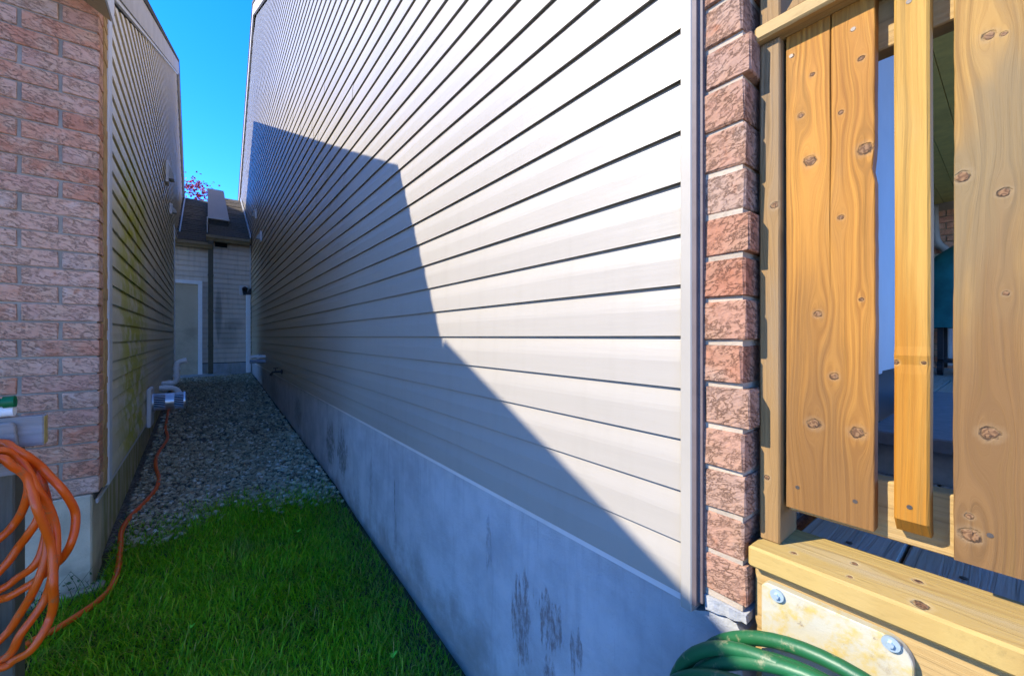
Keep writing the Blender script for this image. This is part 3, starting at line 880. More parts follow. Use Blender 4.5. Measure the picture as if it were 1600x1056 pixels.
# door surround on the deck side
M_white = plain('white_door', (0.40, 0.41, 0.43), 0.6, var=0.05, scale=8)
pd = MB().box(1.47, 2.75, 0.262, 0.36, -0.11, 1.64).build('patio_door', M_white, RH)
box('door_frame', 1.472, 1.60, 0.245, 0.261, -0.11, 1.62, M_white, pd)
box('door_frame', 2.65, 2.748, 0.245, 0.261, -0.11, 1.62, M_white, pd)
box('door_frame', 1.602, 2.648, 0.245, 0.261, 1.20, 1.30, M_white, pd)
M_step = plain('step_boards', (0.20, 0.20, 0.20), 0.8, scale=30)
box('door_step', 1.48, 2.76, 0.02, 0.26, -0.30, -0.262, M_step, RH, 0.004)
box('door_step', 1.50, 2.74, 0.05, 0.26, -0.383, -0.302, M_step, RH)
box('recess_wall', 2.65, 7.2, 1.53, 1.6, -0.42, 1.74, M_side_r, RH)
box('recess_wall', 2.65, 2.745, 0.362, 1.5, -0.42, 1.65, M_white, RH)
ew = box('end_wall', 7.2, 7.3, -0.96, 1.6, -0.42, 1.76, M_mortar, RH)
for k in range(25):
    z0 = -0.40 + k * cr
    for q in range(6):
        y0 = -0.2 + q * 0.24 + (0.12 if k % 2 else 0)
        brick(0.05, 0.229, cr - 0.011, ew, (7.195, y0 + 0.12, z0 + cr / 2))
M_down = plain('grey_downspout', (0.42, 0.40, 0.36), 0.5, scale=9)
MB().tube(spline([(7.12, 0.62, 1.62), (7.1, 0.60, 1.2), (7.1, 0.52, 1.05), (7.1, 0.50, 0.9), (7.1, 0.50, -0.35)]), 0.04, 8).build('downspout', M_down, RH, smooth=True)
box('ledge', 6.95, 7.19, 0.25, 1.2, 0.94, 1.0, plain('tan_ledge', (0.35, 0.28, 0.18), 0.7), RH)

# ------------------------------------------------------------------ building across the end of the alley
OB = empty('outbuilding', (0.1, 9.85, -0.75), 'low grey sided annexe with a plain door and shingled roof closing the alley', 'building')
OY = 9.85
wall = MB().box(-1.4, RX + 0.01, OY + 0.016, OY + 0.12, -0.8, 1.95).build('front_wall', M_sheath, OB)
OW = Wall((0.0, OY + 0.012), (1.0, 0.0), (0.0, -1.0))
DX0, DX1, DZ0, DZ1 = -0.95, -0.058, -0.74, 1.09
ob0 = -0.53
for k in range(25):
    z0 = ob0 + k * LAP * 0.985
    h = LAP * 0.985
    for (x0, x1, zt) in ((-1.39, DX0 - 0.001, 1.80), (DX1 + 0.001, 0.068, 1.78), (0.072, RX - 0.005, 1.93)) if z0 < DZ1 - h * 0.3 else ((-1.39, 0.068, 1.78), (0.072, RX - 0.005, 1.93)):
        if z0 + h < zt + 0.02:
            lap(OW, z0, h, x0, x1, x0, x1, M_side_b, wall, gap=0.012)
box('corner_trim', RX - 0.02, RX - 0.001, OY - 0.012, OY + 0.012, -0.53, 1.9, M_trim_w, wall)
box('foundation', -1.4, RX + 0.01, OY - 0.006, OY + 0.10, -0.9, -0.535, M_found_b, OB)
MB().prism([(-0.9, OY - 0.008, -0.9), (0.62, OY - 0.008, -0.9), (0.30, OY - 0.008, -0.70), (0.05, OY - 0.008, -0.73), (-0.9, OY - 0.008, -0.745)], (0, -0.34, -0.02)).build('step_slab', M_found_b, OB)
M_door = plain('grey_door', (0.52, 0.43, 0.29), 0.5, var=0.08, scale=4, dirt=(0.14, 0.13, 0.1), damt=0.35)
M_frame = plain('pale_frame', (0.84, 0.83, 0.80), 0.45, var=0.05)
dr = box('door', DX0 + 0.068, DX1 - 0.068, OY - 0.012, OY + 0.02, DZ0, DZ1 - 0.068, M_door, OB, 0.003)
box('door_frame', DX1 - 0.066, DX1, OY - 0.05, OY + 0.01, DZ0, DZ1, M_frame, dr)
box('door_frame', DX0, DX0 + 0.066, OY - 0.05, OY + 0.01, DZ0, DZ1, M_frame, dr)
box('door_frame', DX0 + 0.067, DX1 - 0.067, OY - 0.05, OY + 0.01, DZ1 - 0.066, DZ1, M_frame, dr)
MB().cyl((DX0 + 0.14, OY - 0.014, 0.15), (DX0 + 0.14, OY - 0.07, 0.15), 0.026, n=12).build('door_knob', M_down, dr)
# gutters and downspout
M_gut = plain('brown_gutter', (0.27, 0.20, 0.10), 0.5, scale=12, dirt=(0.08, 0.07, 0.03))
M_gut_g = plain('dark_downspout', (0.10, 0.085, 0.05), 0.5, scale=12)
def gutter(x0, x1, y0, z0, hh, name='gutter'):
    pr = [(x0, y0, z0 + hh), (x0, y0 - 0.008, z0 + hh), (x0, y0 - 0.016, z0 + hh * 0.55), (x0, y0 + 0.008, z0 + hh * 0.3), (x0, y0 + 0.02, z0), (x0, y0 + 0.12, z0), (x0, y0 + 0.12, z0 + hh), (x0, y0 + 0.11, z0 + hh), (x0, y0 + 0.11, z0 + 0.02), (x0, y0 + 0.02, z0 + 0.02)]
    return MB().prism(pr, (x1 - x0, 0, 0)).build(name, M_gut, OB)
gutter(-0.60, 0.10, OY - 0.20, 1.72, 0.11)
gutter(0.0, RX - 0.03, OY - 0.24, 1.87, 0.11)
box('eave_soffit', -1.2, 0.068, OY - 0.078, OY + 0.14, 1.785, 1.80, M_gut, OB)
box('eave_soffit', 0.072, RX - 0.02, OY - 0.118, OY + 0.14, 1.935, 1.95, M_gut, OB)
MB().box(0.03, 0.112, OY - 0.13, OY - 0.065, -0.66, 1.88).box(0.028, 0.114, OY - 0.23, OY - 0.063, 1.80, 1.869).box(0.032, 0.110, OY - 0.2, OY - 0.06, -0.72, -0.655).build('downspout', M_gut_g, OB, bevel=0.004)
for zz in (-0.2, 0.5, 1.2):
    box('strap', 0.024, 0.118, OY - 0.134, OY - 0.012, zz, zz + 0.03, M_gut_g, OB)
box('vent_opening', 0.14, 0.34, OY - 0.030, OY + 0.0, 1.80, 1.90, plain('black_void', (0.02, 0.02, 0.02), 0.9), OB)
# roof deck plus courses of shingles
PITCH = 0.545
def oroof(x0, x1, ye, ze, yr):
    a = [(x0, ye, ze), (x0, yr, ze + PITCH * (yr - ye)), (x0, yr, ze + PITCH * (yr - ye) - 0.05), (x0, ye, ze - 0.05)]
    rf = MB().prism(a, (x1 - x0, 0, 0)).build('roof', M_shingle, OB)
    sm = MB()
    n = int((yr - ye) / 0.11)
    rq = random.Random(2)
    for i in range(n):
        x = x0 + rq.uniform(-0.2, 0)
        while x < x1:
            wd = rq.uniform(0.12, 0.3)
            xa, xb = max(x, x0), min(x + wd - 0.005, x1)
            if xb - xa > 0.01:
                y = ye + i * 0.11; th = rq.uniform(0.008, 0.022)
                z = ze + PITCH * (y - ye)
                a = [(xa, y, z + 0.001), (xa, y, z + th), (xa, y + 0.12, z + PITCH * 0.12 + 0.004), (xa, y + 0.12, z + PITCH * 0.12 + 0.001)]
                sm.prism(a, (xb - xa, 0, 0))
            x += wd
    tag(sm.build('shingles', M_shingle, rf), kind='stuff')
oroof(-0.60, 0.045, OY - 0.19, 1.84, 12.55)
oroof(0.047, RX - 0.03, OY - 0.22, 1.985, 12.55)
MB().prism([(-0.62, 12.55, 3.28), (-0.62, 15.0, 2.0), (-0.62, 15.0, 1.9), (-0.62, 12.55, 3.2)], (1.33, 0, 0)).build('roof', M_shingle, OB)
M_flash = plain('flashing', (0.55, 0.55, 0.54), 0.4, 0.5, 0.3)
MB().prism([(RX - 0.031, OY - 0.2, 2.02), (RX - 0.031, 12.5, 2.02 + PITCH * 2.85), (RX - 0.031, 12.5, 2.09 + PITCH * 2.85), (RX - 0.031, OY - 0.2, 2.09)], (0.016, 0, 0)).build('flashing', M_flash, OB)
MB().prism([(-0.412, OY + 0.1, 2.03), (-0.412, 12.4, 2.03 + PITCH * 2.45), (-0.412, 12.4, 2.06 + PITCH * 2.45), (-0.412, OY + 0.1, 2.06)], (0.02, 0, 0)).build('flashing', M_flash, OB)
# sheet-clad chase standing on the roof
M_chase = plain('chase_metal', (0.47, 0.42, 0.38), 0.5, var=0.05, scale=4)
ch = MB()
def frustum(b, x0, x1, X0, X1, y0, y1, z0, z1, lean=0.08):
    v = [(x0, y0, z0), (x1, y0, z0), (x1, y1, z0), (x0, y1, z0), (X0, y0 + lean, z1), (X1, y0 + lean, z1), (X1, y1, z1), (X0, y1, z1)]
    b.add(v, [(0,3,2,1),(4,5,6,7),(0,1,5,4),(1,2,6,5),(2,3,7,6),(3,0,4,7)])
frustum(ch, 0.03, 0.385, 0.03, 0.305, 10.20, 10.85, 2.46, 3.20, 0.50)
cho = ch.build('roof_chase', M_chase, OB)
M_chbase = plain('chase_base', (0.07, 0.065, 0.055), 0.8)
MB().box(0.05, 0.375, 10.24, 10.75, 2.0, 2.457).build('chase_base', M_chbase, cho)
MB().box(0.02, 0.395, 10.185, 10.76, 2.435, 2.459).build('chase_skirt', M_trim_w, cho)
MB().box(0.012, 0.028, 10.18, 10.3, 2.06, 2.46).build('chase_corner', M_trim_w, cho)

# ------------------------------------------------------------------ services on the walls
M_pvc = plain('white_pvc', (0.90, 0.88, 0.82), 0.4, var=0.08, scale=15, dirt=(0.3, 0.28, 0.2), damt=0.3)
M_pvc_b = plain('grey_pvc', (0.30, 0.33, 0.38), 0.4)
M_black = plain('black_plastic', (0.018, 0.018, 0.02), 0.5)
t = NT('galvanised'); w = t.world()
M_galv = t.done(t.mix(t.noise(w, 40.0, 4.0), (0.50, 0.51, 0.52), (0.72, 0.72, 0.73)), 0.35, None, 0.5, 0.85)
# drum-shaped exhaust terminal
EY, EZ = 4.69, -0.58
ex = empty('exhaust_vent', (-0.40, EY, EZ), 'slotted metal drum exhaust sticking out of the left wall above the gravel', 'vent')
MB().box(lwx(EY), lwx(EY) + 0.030, EY - 0.13, EY + 0.13, EZ - 0.20, EZ + 0.13).build('mounting_plate', M_trim_w, ex, bevel=0.006)
MB().cyl((lwx(EY) + 0.03, EY, EZ), (-0.150, EY, EZ), 0.052, n=20).build('core', M_black, ex, smooth=False)
MB().cyl((-0.285, EY, EZ), (-0.225, EY, EZ), 0.073, n=28).build('band', M_galv, ex, auto=True)
MB().cyl((-0.160, EY, EZ), (-0.148, EY, EZ), 0.078, n=28).cyl((-0.148, EY, EZ), (-0.138, EY, EZ), 0.066, 0.05, n=28).build('end_cap', M_galv, ex, auto=True)
MB().cyl((lwx(EY) + 0.03, EY, EZ), (lwx(EY) + 0.042, EY, EZ), 0.077, n=28).build('collar', M_galv, ex, auto=True)
for (xa, xb) in ((lwx(EY) + 0.042, -0.285), (-0.225, -0.160)):
    for k in range(26):
        a = 2 * math.pi * k / 26
        cy, cz = EY + 0.070 * math.cos(a), EZ + 0.070 * math.sin(a)
        MB().cyl((xa, cy, cz), (xb, cy, cz), 0.0032, n=5, caps=False).build('slat', M_galv, ex)
# plastic vent pipes
def pipe(name, label, path, r, mat, collars, cat='pipe', group=None):
    root = empty(name, path[0], label, cat, group)
    MB().tube(spline(path, 6), r, 14).build('pipe', mat, root, smooth=True, auto=True)
    for (p, d) in collars:
        d = Vector(d)
        MB().cyl(Vector(p) - d, Vector(p) + d, r * 1.22, n=16).build('coupling', mat, root, auto=True)
    return root
pipe('vent_pipe', 'white plastic vent riser with an elbow on top beside the far door', [(-0.415, 6.2, -0.555), (-0.33, 6.2, -0.555), (-0.29, 6.2, -0.54), (-0.28, 6.2, -0.49), (-0.28, 6.2, -0.37), (-0.272, 6.2, -0.325), (-0.24, 6.2, -0.30), (-0.185, 6.2, -0.285)], 0.030, M_pvc,
     [((-0.28, 6.2, -0.47), (0, 0, 0.016)), ((-0.28, 6.2, -0.385), (0, 0, 0.014)), ((-0.345, 6.2, -0.555), (0.015, 0, 0))])
pipe('vent_pipe', 'short white plastic vent pipe bending down just above the metal drum', [(-0.41, 5.85, -0.575), (-0.33, 5.85, -0.575), (-0.28, 5.85, -0.59), (-0.25, 5.85, -0.625), (-0.245, 5.85, -0.67)], 0.030, M_pvc, [((-0.36, 5.85, -0.575), (0.02, 0, 0))])
pipe('vent_pipe', 'pale elbowed vent pipe, upper of the pair low on the right wall', [(RX, 7.3, -0.315), (0.60, 7.3, -0.315), (0.55, 7.3, -0.32), (0.535, 7.3, -0.345)], 0.026, M_pvc, [((0.64, 7.3, -0.315), (0.012, 0, 0))])
pipe('vent_pipe', 'straight vent pipe, lower of the pair low on the right wall', [(RX, 7.25, -0.385), (0.66, 7.25, -0.385), (0.53, 7.25, -0.385)], 0.028, M_pvc_b, [((0.66, 7.25, -0.385), (0.04, 0, 0))])
fc = empty('hose_tap', (RX, 5.55, -0.43), 'small dark garden tap on the right wall just above the foundation', 'tap')
MB().cyl((RX, 5.55, -0.43), (RX - 0.11, 5.55, -0.43), 0.012, n=10).cyl((RX - 0.10, 5.55, -0.43), (RX - 0.125, 5.55, -0.47), 0.013, n=10).build('spout', M_black, fc)
MB().cyl((RX - 0.07, 5.55, -0.418), (RX - 0.07, 5.55, -0.385), 0.006, n=8).cyl((RX - 0.07, 5.55, -0.388), (RX - 0.07, 5.55, -0.38), 0.028, n=12).build('handle', M_black, fc)
MB().cyl((RX, 5.55, -0.43), (RX - 0.012, 5.55, -0.43), 0.03, n=12).build('flange', M_black, fc)
# white drain in the far corner
dp = empty('drain_pipe', (0.70, 9.72, -0.72), 'white square drainpipe standing in the far right corner under the lamp', 'pipe')
MB().box(0.648, 0.728, 9.69, 9.76, -0.735, 0.86).build('pipe', M_frame, dp, bevel=0.006)
MB().prism([(0.648, 9.69, 0.86), (0.728, 9.69, 0.86), (0.739, 9.69, 1.0), (0.70, 9.69, 0.98)], (0, 0.07, 0)).build('elbow', M_black, dp)
for zz in (-0.1, 0.5): box('strap', 0.642, 0.734, 9.684, 9.80, zz, zz + 0.025, M_frame, dp)
wl = empty('wall_lamp', (0.615, OY, 0.98), 'dark lantern on a white block on the far grey siding', 'lamp')
box('mounting_block', 0.545, 0.69, OY - 0.03, OY - 0.001, 0.86, 1.06, M_trim_w, wl, 0.004)
lb = MB()
frustum(lb, 0.60, 0.66, 0.585, 0.675, OY - 0.17, OY - 0.05, 0.855, 0.985)
lb.build('lantern', plain('smoked_glass', (0.03, 0.03, 0.025), 0.2, 0.5), wl)
lc = MB(); frustum(lc, 0.578, 0.682, 0.615, 0.645, OY - 0.18, OY - 0.04, 0.986, 1.03)
lc.build('lamp_cap', M_black, wl)
MB().cyl((0.63, OY - 0.03, 0.96), (0.63, OY - 0.06, 0.96), 0.012, n=8).build('arm', M_black, wl)
def hood(name, label, x, y, z, sgn, h=0.17, wdt=0.12):
    r = empty(name, (x, y, z), label, 'vent', 'small vents on the side walls')
    x1 = x + sgn * 0.03
    MB().box(min(x, x1), max(x, x1), y - wdt / 2, y + wdt / 2, z - h / 2, z + h / 2).build('block', M_trim_w, r, bevel=0.004)
    MB().prism([(x1, y - wdt * 0.38, z + h * 0.35), (x1 + sgn * 0.05, y - wdt * 0.38, z - h * 0.1), (x1 + sgn * 0.05, y - wdt * 0.38, z - h * 0.3), (x1, y - wdt * 0.38, z - h * 0.3)], (0, wdt * 0.76, 0)).build('hood', M_down, r)
hood('wall_vent', 'larger hooded vent high on the left wall', lwx(6.9), 6.9, 2.16, 1, 0.28, 0.2)
hood('wall_vent', 'small hooded vent on the left wall, just below and beyond the larger one', lwx(7.6), 7.6, 1.86, 1, 0.16, 0.12)
hood('wall_vent', 'white vent block on the shaded right wall, nearer of the two', RX, 7.8, 1.68, -1)
hood('wall_vent', 'white vent block on the shaded right wall, farther and higher of the two', RX, 8.65, 2.26, -1)

# ------------------------------------------------------------------ deck
DECK = -0.384
HONEY = (0.40, 0.185, 0.028); HGR = (0.20, 0.068, 0.008); GREYW = (0.20, 0.13, 0.055)
PALE = (0.38, 0.27, 0.085); PGR = (0.23, 0.12, 0.028)
M_beam = wood_mat('beam_wood', PALE, PGR, (0.40, 0.32, 0.18), [(-0.035, 0.885, 0.005), (0.005, 0.815, 0.005), (-0.05, 0.735, 0.009), (0.02, 0.745, 0.006), (-0.045, 0.81, 0.004)], 0.35, 1.0, 'X', 'Y', 70.0, 0.75)
M_deckw = wood_mat('deck_wood', (0.42, 0.37, 0.28), (0.25, 0.21, 0.14), (0.42, 0.40, 0.36), (), 0.6, 2.0, 'Y', 'X', 90.0, 0.5, stripe=0.5)
M_rail = wood_mat('rail_wood', (0.37, 0.25, 0.095), PGR, GREYW, [(0.1, 0.0, 0.008)], 0.15, 3.0, 'Z', 'Y', 90.0, 0.4)
M_cap = wood_mat('cap_wood', (0.38, 0.26, 0.10), PGR, (0.32, 0.26, 0.17), (), 0.35, 5.0, 'X', 'Y', 110.0, 0.4)
M_post = wood_mat('post_wood', (0.26, 0.155, 0.055), (0.125, 0.062, 0.016), (0.23, 0.16, 0.085), [(-0.008, 0.13, 0.006), (0.004, -0.35, 0.004)], 0.55, 6.0, 'Y', 'Z', 150.0, 0.6)
M_screw = plain('screw_steel', (0.10, 0.085, 0.07), 0.5, 0.5, 0.6)

DK = empty('wooden_deck', (1.0, -0.2, DECK), 'wooden deck behind the railing with a pale flat edge board', 'deck')
box('edge_board', 0.744, 0.882, -1.6, 0.2865, -0.3985, -0.3625, M_beam, DK, 0.004)
for i in range(16):
    y1 = 0.262 - i * 0.1435
    box('deck_board', 0.890, 7.1, y1 - 0.139, y1, DECK - 0.036, DECK, M_deckw, DK, 0.003)
for i in range(9):
    y1 = 1.49 - i * 0.1435
    box('deck_board', 3.06, 7.1, y1 - 0.139, y1, DECK - 0.036, DECK, M_deckw, DK, 0.003)
box('fascia_board', 0.768, 0.806, -1.6, 0.284, -0.585, -0.3990, M_rail, DK, 0.003)
box('fascia_board', 0.772, 0.806, -1.6, 0.284, -0.79, -0.589, M_rail, DK, 0.003)
for y in (-1.4, -0.4, 0.18):
    box('deck_post', 0.81, 0.90, y - 0.045, y + 0.045, -1.4, -0.422, M_rail, DK)
for (y, x) in ((0.19, 0.945), (0.17, 0.915), (0.05, 0.95), (-0.06, 0.945), (-0.09, 0.915)):
    MB().cyl((x, y, DECK), (x, y, DECK + 0.0015), 0.005, n=8).build('screw', M_screw, DK)

# ------------------------------------------------------------------ railing
RL = empty('deck_railing', (0.86, 0.0, -0.38), 'honey coloured board and picket railing on the deck edge, in full sun', 'railing')
XB, XP, XR = 0.800, 0.787, 0.8255
# end post beside the bricks
pv = []
MB().box(0.786, 0.872, 0.2512, 0.2835, -0.362, 0.5225).box(0.7865, 0.872, 0.2512, 0.2835, 0.5495, 1.3).build('post', M_post, RL, origin=(0.786, 0.267, 0.1), bevel=0.0025)
# flat cap and the rails the boards are screwed to
MB().box(0.769, 0.900, -1.6, 0.2865, 0.523, 0.549).build('cap_rail', M_cap, RL, bevel=0.004)
MB().box(XR, XR + 0.033, -1.6, 0.2505, 0.444, 0.5220).build('rail', M_rail, RL, bevel=0.002)
MB().box(XR, XR + 0.033, -1.6, 0.2505, -0.310, -0.222).build('rail', M_rail, RL, bevel=0.002)

def plank(name, x0, x1, y0, y1, z0, z1, mat, split=None, n=40, bite=None, seed=0):
    """board with slightly wavy edges; split = y of a drying crack that opens the board from the top"""
    rq = random.Random(seed)
    def edges(yl, yr, wl, wr, phase):
        pts = []
        for i in range(n + 1):
            f = i / n; z = z0 + (z1 - z0) * f
            pts.append((yl + wl * math.sin(f * 9 + phase) + rq.uniform(-0.0003, 0.0003), yr + wr * math.sin(f * 7 + phase * 2) + rq.uniform(-0.0003, 0.0003), z, f))
        return pts
    b = MB()
    strips = []
    if split is None:
        strips.append(edges(y0, y1, 0.0006, 0.0006, seed))
    else:
        mid = edges(split, split, 0.0, 0.0, 1)
        e = edges(y0, y1, 0.0005, 0.0005, seed)
        def sp(f): return split + 0.0007 * math.sin(f * 5.5) + 0.0004 * math.sin(f * 23)
        def gap(f): return 0.00002 + 0.0014 * max(0.0, f - 0.42)
        strips.append([(a, sp(f) - gap(f), z, f) for (a, c, z, f) in e])
        strips.append([(sp(f) + gap(f), c, z, f) for (a, c, z, f) in e])
    def chs(f): return 0.00004 + 0.0011 * min(1.0, max(0.0, f - 0.42) * 4)
    for si, st in enumerate(strips):
        v = []; fs = []
        m = len(st)
        for (yl, yr, z, f) in st:
            if bite and abs(z - bite[0]) < bite[1] and abs(yl - y0) < 0.01:
                yl += bite[2] * (1 - (abs(z - bite[0]) / bite[1]) ** 2)
            ch = cr_ = 0.0012
            if split is not None and si == 0: cr_ = chs(f)
            if split is not None and si == 1: ch = chs(f)
            v += [(x0, yl + ch, z), (x0, yr - cr_, z), (x0 + cr_, yr, z), (x1, yr, z), (x1, yl, z), (x0 + ch, yl, z)]
        for i in range(m - 1):
            for k in range(6):
                l = (k + 1) % 6
                fs.append((i * 6 + k, i * 6 + l, (i + 1) * 6 + l, (i + 1) * 6 + k))
        fs += [(5, 4, 3, 2, 1, 0), tuple((m - 1) * 6 + k for k in range(6))]
        b.add(v, fs)
    o = b.build(name, mat, RL, origin=(x0, (y0 + y1) / 2, (z0 + z1) / 2))
    bm = bmesh.new(); bm.from_mesh(o.data); bmesh.ops.recalc_face_normals(bm, faces=list(bm.faces)); bm.to_mesh(o.data); bm.free()
    return o
def pix(u, v, X):
    """point on the vertical plane x = X seen at photo pixel (u, v): used once to read knot places off"""
    r = (u - 800) / 613
    y = X * (math.cos(THETA) - r * math.sin(THETA)) / (math.sin(THETA) + r * math.cos(THETA))
    f = X * math.sin(THETA) + y * math.cos(THETA)
    return y, (526 - v) * f / 613
Z0, Z1 = -0.296, 0.5222
def knots_on(X, yc, zc, lst):
    out = []
    for (u, v, r) in lst:
        y, z = pix(u, v, X); out.append((y - yc, z - zc, r))
    return out
ya, _ = pix(1228, 500, XB); yb, _ = pix(1367, 500, XB); ys_, _ = pix(1297, 500, XB)
zc = (Z0 + Z1) / 2
M_b1 = wood_mat('board_wood_split', HONEY, (0.155, 0.050, 0.006), GREYW, knots_on(XB, (ya + yb) / 2, zc, [
    (1251, 181, .0045), (1314, 176, .0035), (1270, 117, .0035), (1346, 92, .004), (1266, 252, .0085), (1352, 233, .0085), (1314, 340, .004),
    (1278, 491, .0055), (1346, 468, .003), (1303, 588, .0055), (1272, 662, .0085), (1340, 676, .0085), (1333, 46, .003), (1238, 88, .003)]),
    0.25, 11.0, 'Y', 'Z', 150.0, 1.0, low=0.85)
b1 = plank('board', XB, XB + 0.0250, yb, ya, Z0, Z1, M_b1, split=ys_, bite=(0.262, 0.018, 0.003), seed=1)
ya, _ = pix(1490, 500, XB); yb = ya - 0.120
M_b3 = wood_mat('board_wood_grey', (0.35, 0.20, 0.05), (0.115, 0.046, 0.008), (0.20, 0.138, 0.06), knots_on(XB, (ya + yb) / 2, zc, [
    (1545, 53, .006), (1568, 50, .003), (1503, 273, .0075), (1569, 297, .0055), (1572, 455, .003), (1547, 674, .0085), (1515, 803, .004), (1516, 832, .009)]),
    0.70, 23.0, 'Y', 'Z', 120.0, 1.0, low=0.85)
b3 = plank('board', XB, XB + 0.0250, yb, ya, Z0 - 0.006, Z1, M_b3, seed=3)
M_pk = wood_mat('picket_wood', (0.42, 0.245, 0.05), (0.27, 0.115, 0.010), (0.39, 0.27, 0.09), [], 0.12, 31.0, 'Y', 'Z', 110.0, 0.65, low=0.8, lowcol=((0.33, 0.125, 0.004), (0.19, 0.055, 0.002)))
# picket with its bottom cut to a slope, and its kink knot
ya, _ = pix(1397, 500, XP); yb, _ = pix(1453, 500, XP)
def picket(y0, y1, mat, zbot, kink=None, seed=0):
    b = MB(); n = 60; v = []; fs = []
    for i in range(n + 1):
        f = i / n; z = zbot + 0.022 + (Z1 - zbot - 0.022) * f
        dx = dy = 0
        if kink: 
            g = math.exp(-((z - kink) / 0.012) ** 2); dx = -0.0025 * g; dy = 0.0006 * g
            if abs(z - kink + 0.006) < 0.004: dx += 0.0025
        dy2 = 0.0005 * math.sin(f * 8 + seed)
        c = 0.003
        v += [(XP + dx, y0 + c - dy + dy2, z), (XP + dx, y1 - c + dy + dy2, z), (XP + c + dx, y1 + dy + dy2, z), (XR - 0.0005, y1 + dy2, z), (XR - 0.0005, y0 + dy2, z), (XP + c + dx, y0 - dy + dy2, z)]
    for i in range(n):
        for k in range(6):
            l = (k + 1) % 6; fs.append((i * 6 + k, i * 6 + l, (i + 1) * 6 + l, (i + 1) * 6 + k))
    m = len(v)
    # chamfered foot
    v += [(XP + 0.020, y0, zbot), (XP + 0.020, y1, zbot), (XR - 0.0005, y1, zbot), (XR - 0.0005, y0, zbot)]
    fs += [(0, m, m + 1, 1), (1, m + 1, 2), (2, m + 1, m + 2, 3), (3, m + 2, m + 3, 4), (4, m + 3, m, 5), (5, m, 0), (m, m + 3, m + 2, m + 1)]
    fs.append(tuple(n * 6 + k for k in range(6)))
    b.add(v, fs)
    o = b.build('picket', mat, RL, origin=(XP, (y0 + y1) / 2, zc))
    bm = bmesh.new(); bm.from_mesh(o.data); bmesh.ops.recalc_face_normals(bm, faces=list(bm.faces)); bm.to_mesh(o.data); bm.free()
    return o
_, kz = pix(1425, 563, XP)
M_pk2 = wood_mat('picket_wood_kink', (0.42, 0.245, 0.05), (0.27, 0.115, 0.010), (0.40, 0.28, 0.10), [(0.016, kz - zc - 0.004, 0.0035), (-0.012, kz - zc - 0.003, 0.0025)], 0.12, 31.0, 'Y', 'Z', 110.0, 0.65, low=0.8, lowcol=((0.33, 0.125, 0.004), (0.19, 0.055, 0.002)))
picket(yb, ya, M_pk2, -0.284, kz, 1)
# the run continues past the picture's edge
y = pix(1490, 500, XB)[0] - 0.120
k = 0
while y > -1.5:
    y -= 0.026
    picket(y - 0.038, y, M_pk, -0.284, None, k); y -= 0.038 + 0.026
    plank('board', XB, XB + 0.0252, y - 0.120, y, Z0, Z1, M_b3, seed=5 + k); y -= 0.125
    k += 1
def screw(u, v, X, r=0.0032):
    y, z = pix(u, v, X)
    MB().cyl((X + 0.001, y, z), (X - 0.0006, y, z), r, n=8).build('screw', M_screw, RL)
for (u, v, X) in ((1236, 88, XB), (1333, 46, XB), (1246, 761, XB), (1336, 783, XB), (1421, 792, XP - 0.0003), (1420, 3, XP), (1547, 836, XB)):
    screw(u, v, X)
# privacy panel above the cap: slanted lattice board
MB().prism([(0.775, 0.238, 0.551), (0.775, 0.205, 0.551), (0.775, 0.02, 0.80), (0.775, 0.055, 0.80)], (0.020, 0, 0)).build('lattice_board', M_post, RL)
for i in range(6):
    yy = 0.205 - i * 0.135
    box('upper_board', 0.800, 0.820, yy - 0.12, yy, 0.5505, 1.3, M_pk, RL, 0.002)

# ------------------------------------------------------------------ plate and green hose
t = NT('flaked_paint')
w = t.world()
n = t.noise(w, 28.0, 6.0, 0.68)
c = t.mix(t.step(n, 0.44, 0.66), (0.40, 0.375, 0.27), (0.42, 0.32, 0.10))
c = t.mix(t.m_('MULTIPLY', t.step(t.noise(w, 55.0, 6.0, 0.75), 0.48, 0.62), 0.55), c, (0.40, 0.38, 0.29))
c = t.mix(t.m_('MULTIPLY', t.step(t.noise(w, 16.0, 6.0, 0.8), 0.56, 0.70), 0.5), c, (0.20, 0.14, 0.07))
c = t.mix(t.step(t.noise(w, 60.0, 5.0, 0.7), 0.66, 0.70), c, (0.25, 0.20, 0.13))
M_plate = t.done(c, 0.6, t.bump(n, 0.5, 0.003), 0.3)
mp = empty('hose_hanger', (0.755, 0.19, -0.55), 'flaking white and yellow plate bolted under the deck edge board', 'hose hanger')
py0, py1 = 0.084, 0.268
pl = [(0.752, py1, -0.85), (0.752, py1, -0.426), (0.752, py1 - 0.008, -0.418)]
for k in range(7):
    a = math.pi / 2 * k / 6
    pl.append((0.752, py0 + 0.03 - 0.03 * math.sin(a), -0.448 + 0.03 * math.cos(a)))
pl += [(0.752, py0, -0.85)]
MB().prism(pl, (0.0155, 0, 0)).build('plate', M_plate, mp, bevel=0.0015)
M_zinc = plain('zinc_washer', (0.42, 0.52, 0.56), 0.4, 0.5, 0.4)
for (u, v) in ((1214, 930), (1392, 1005)):
    y, z = pix(u, v, 0.749)
    MB().cyl((0.7518, y, z), (0.7475, y, z), 0.0100, n=20).cyl((0.7475, y, z), (0.7435, y, z), 0.004, n=6).build('bolt', M_zinc, mp)
MB().cyl((0.752, 0.19, -0.60), (0.57, 0.19, -0.60), 0.035, n=16).build('hook', M_trim_w, mp)

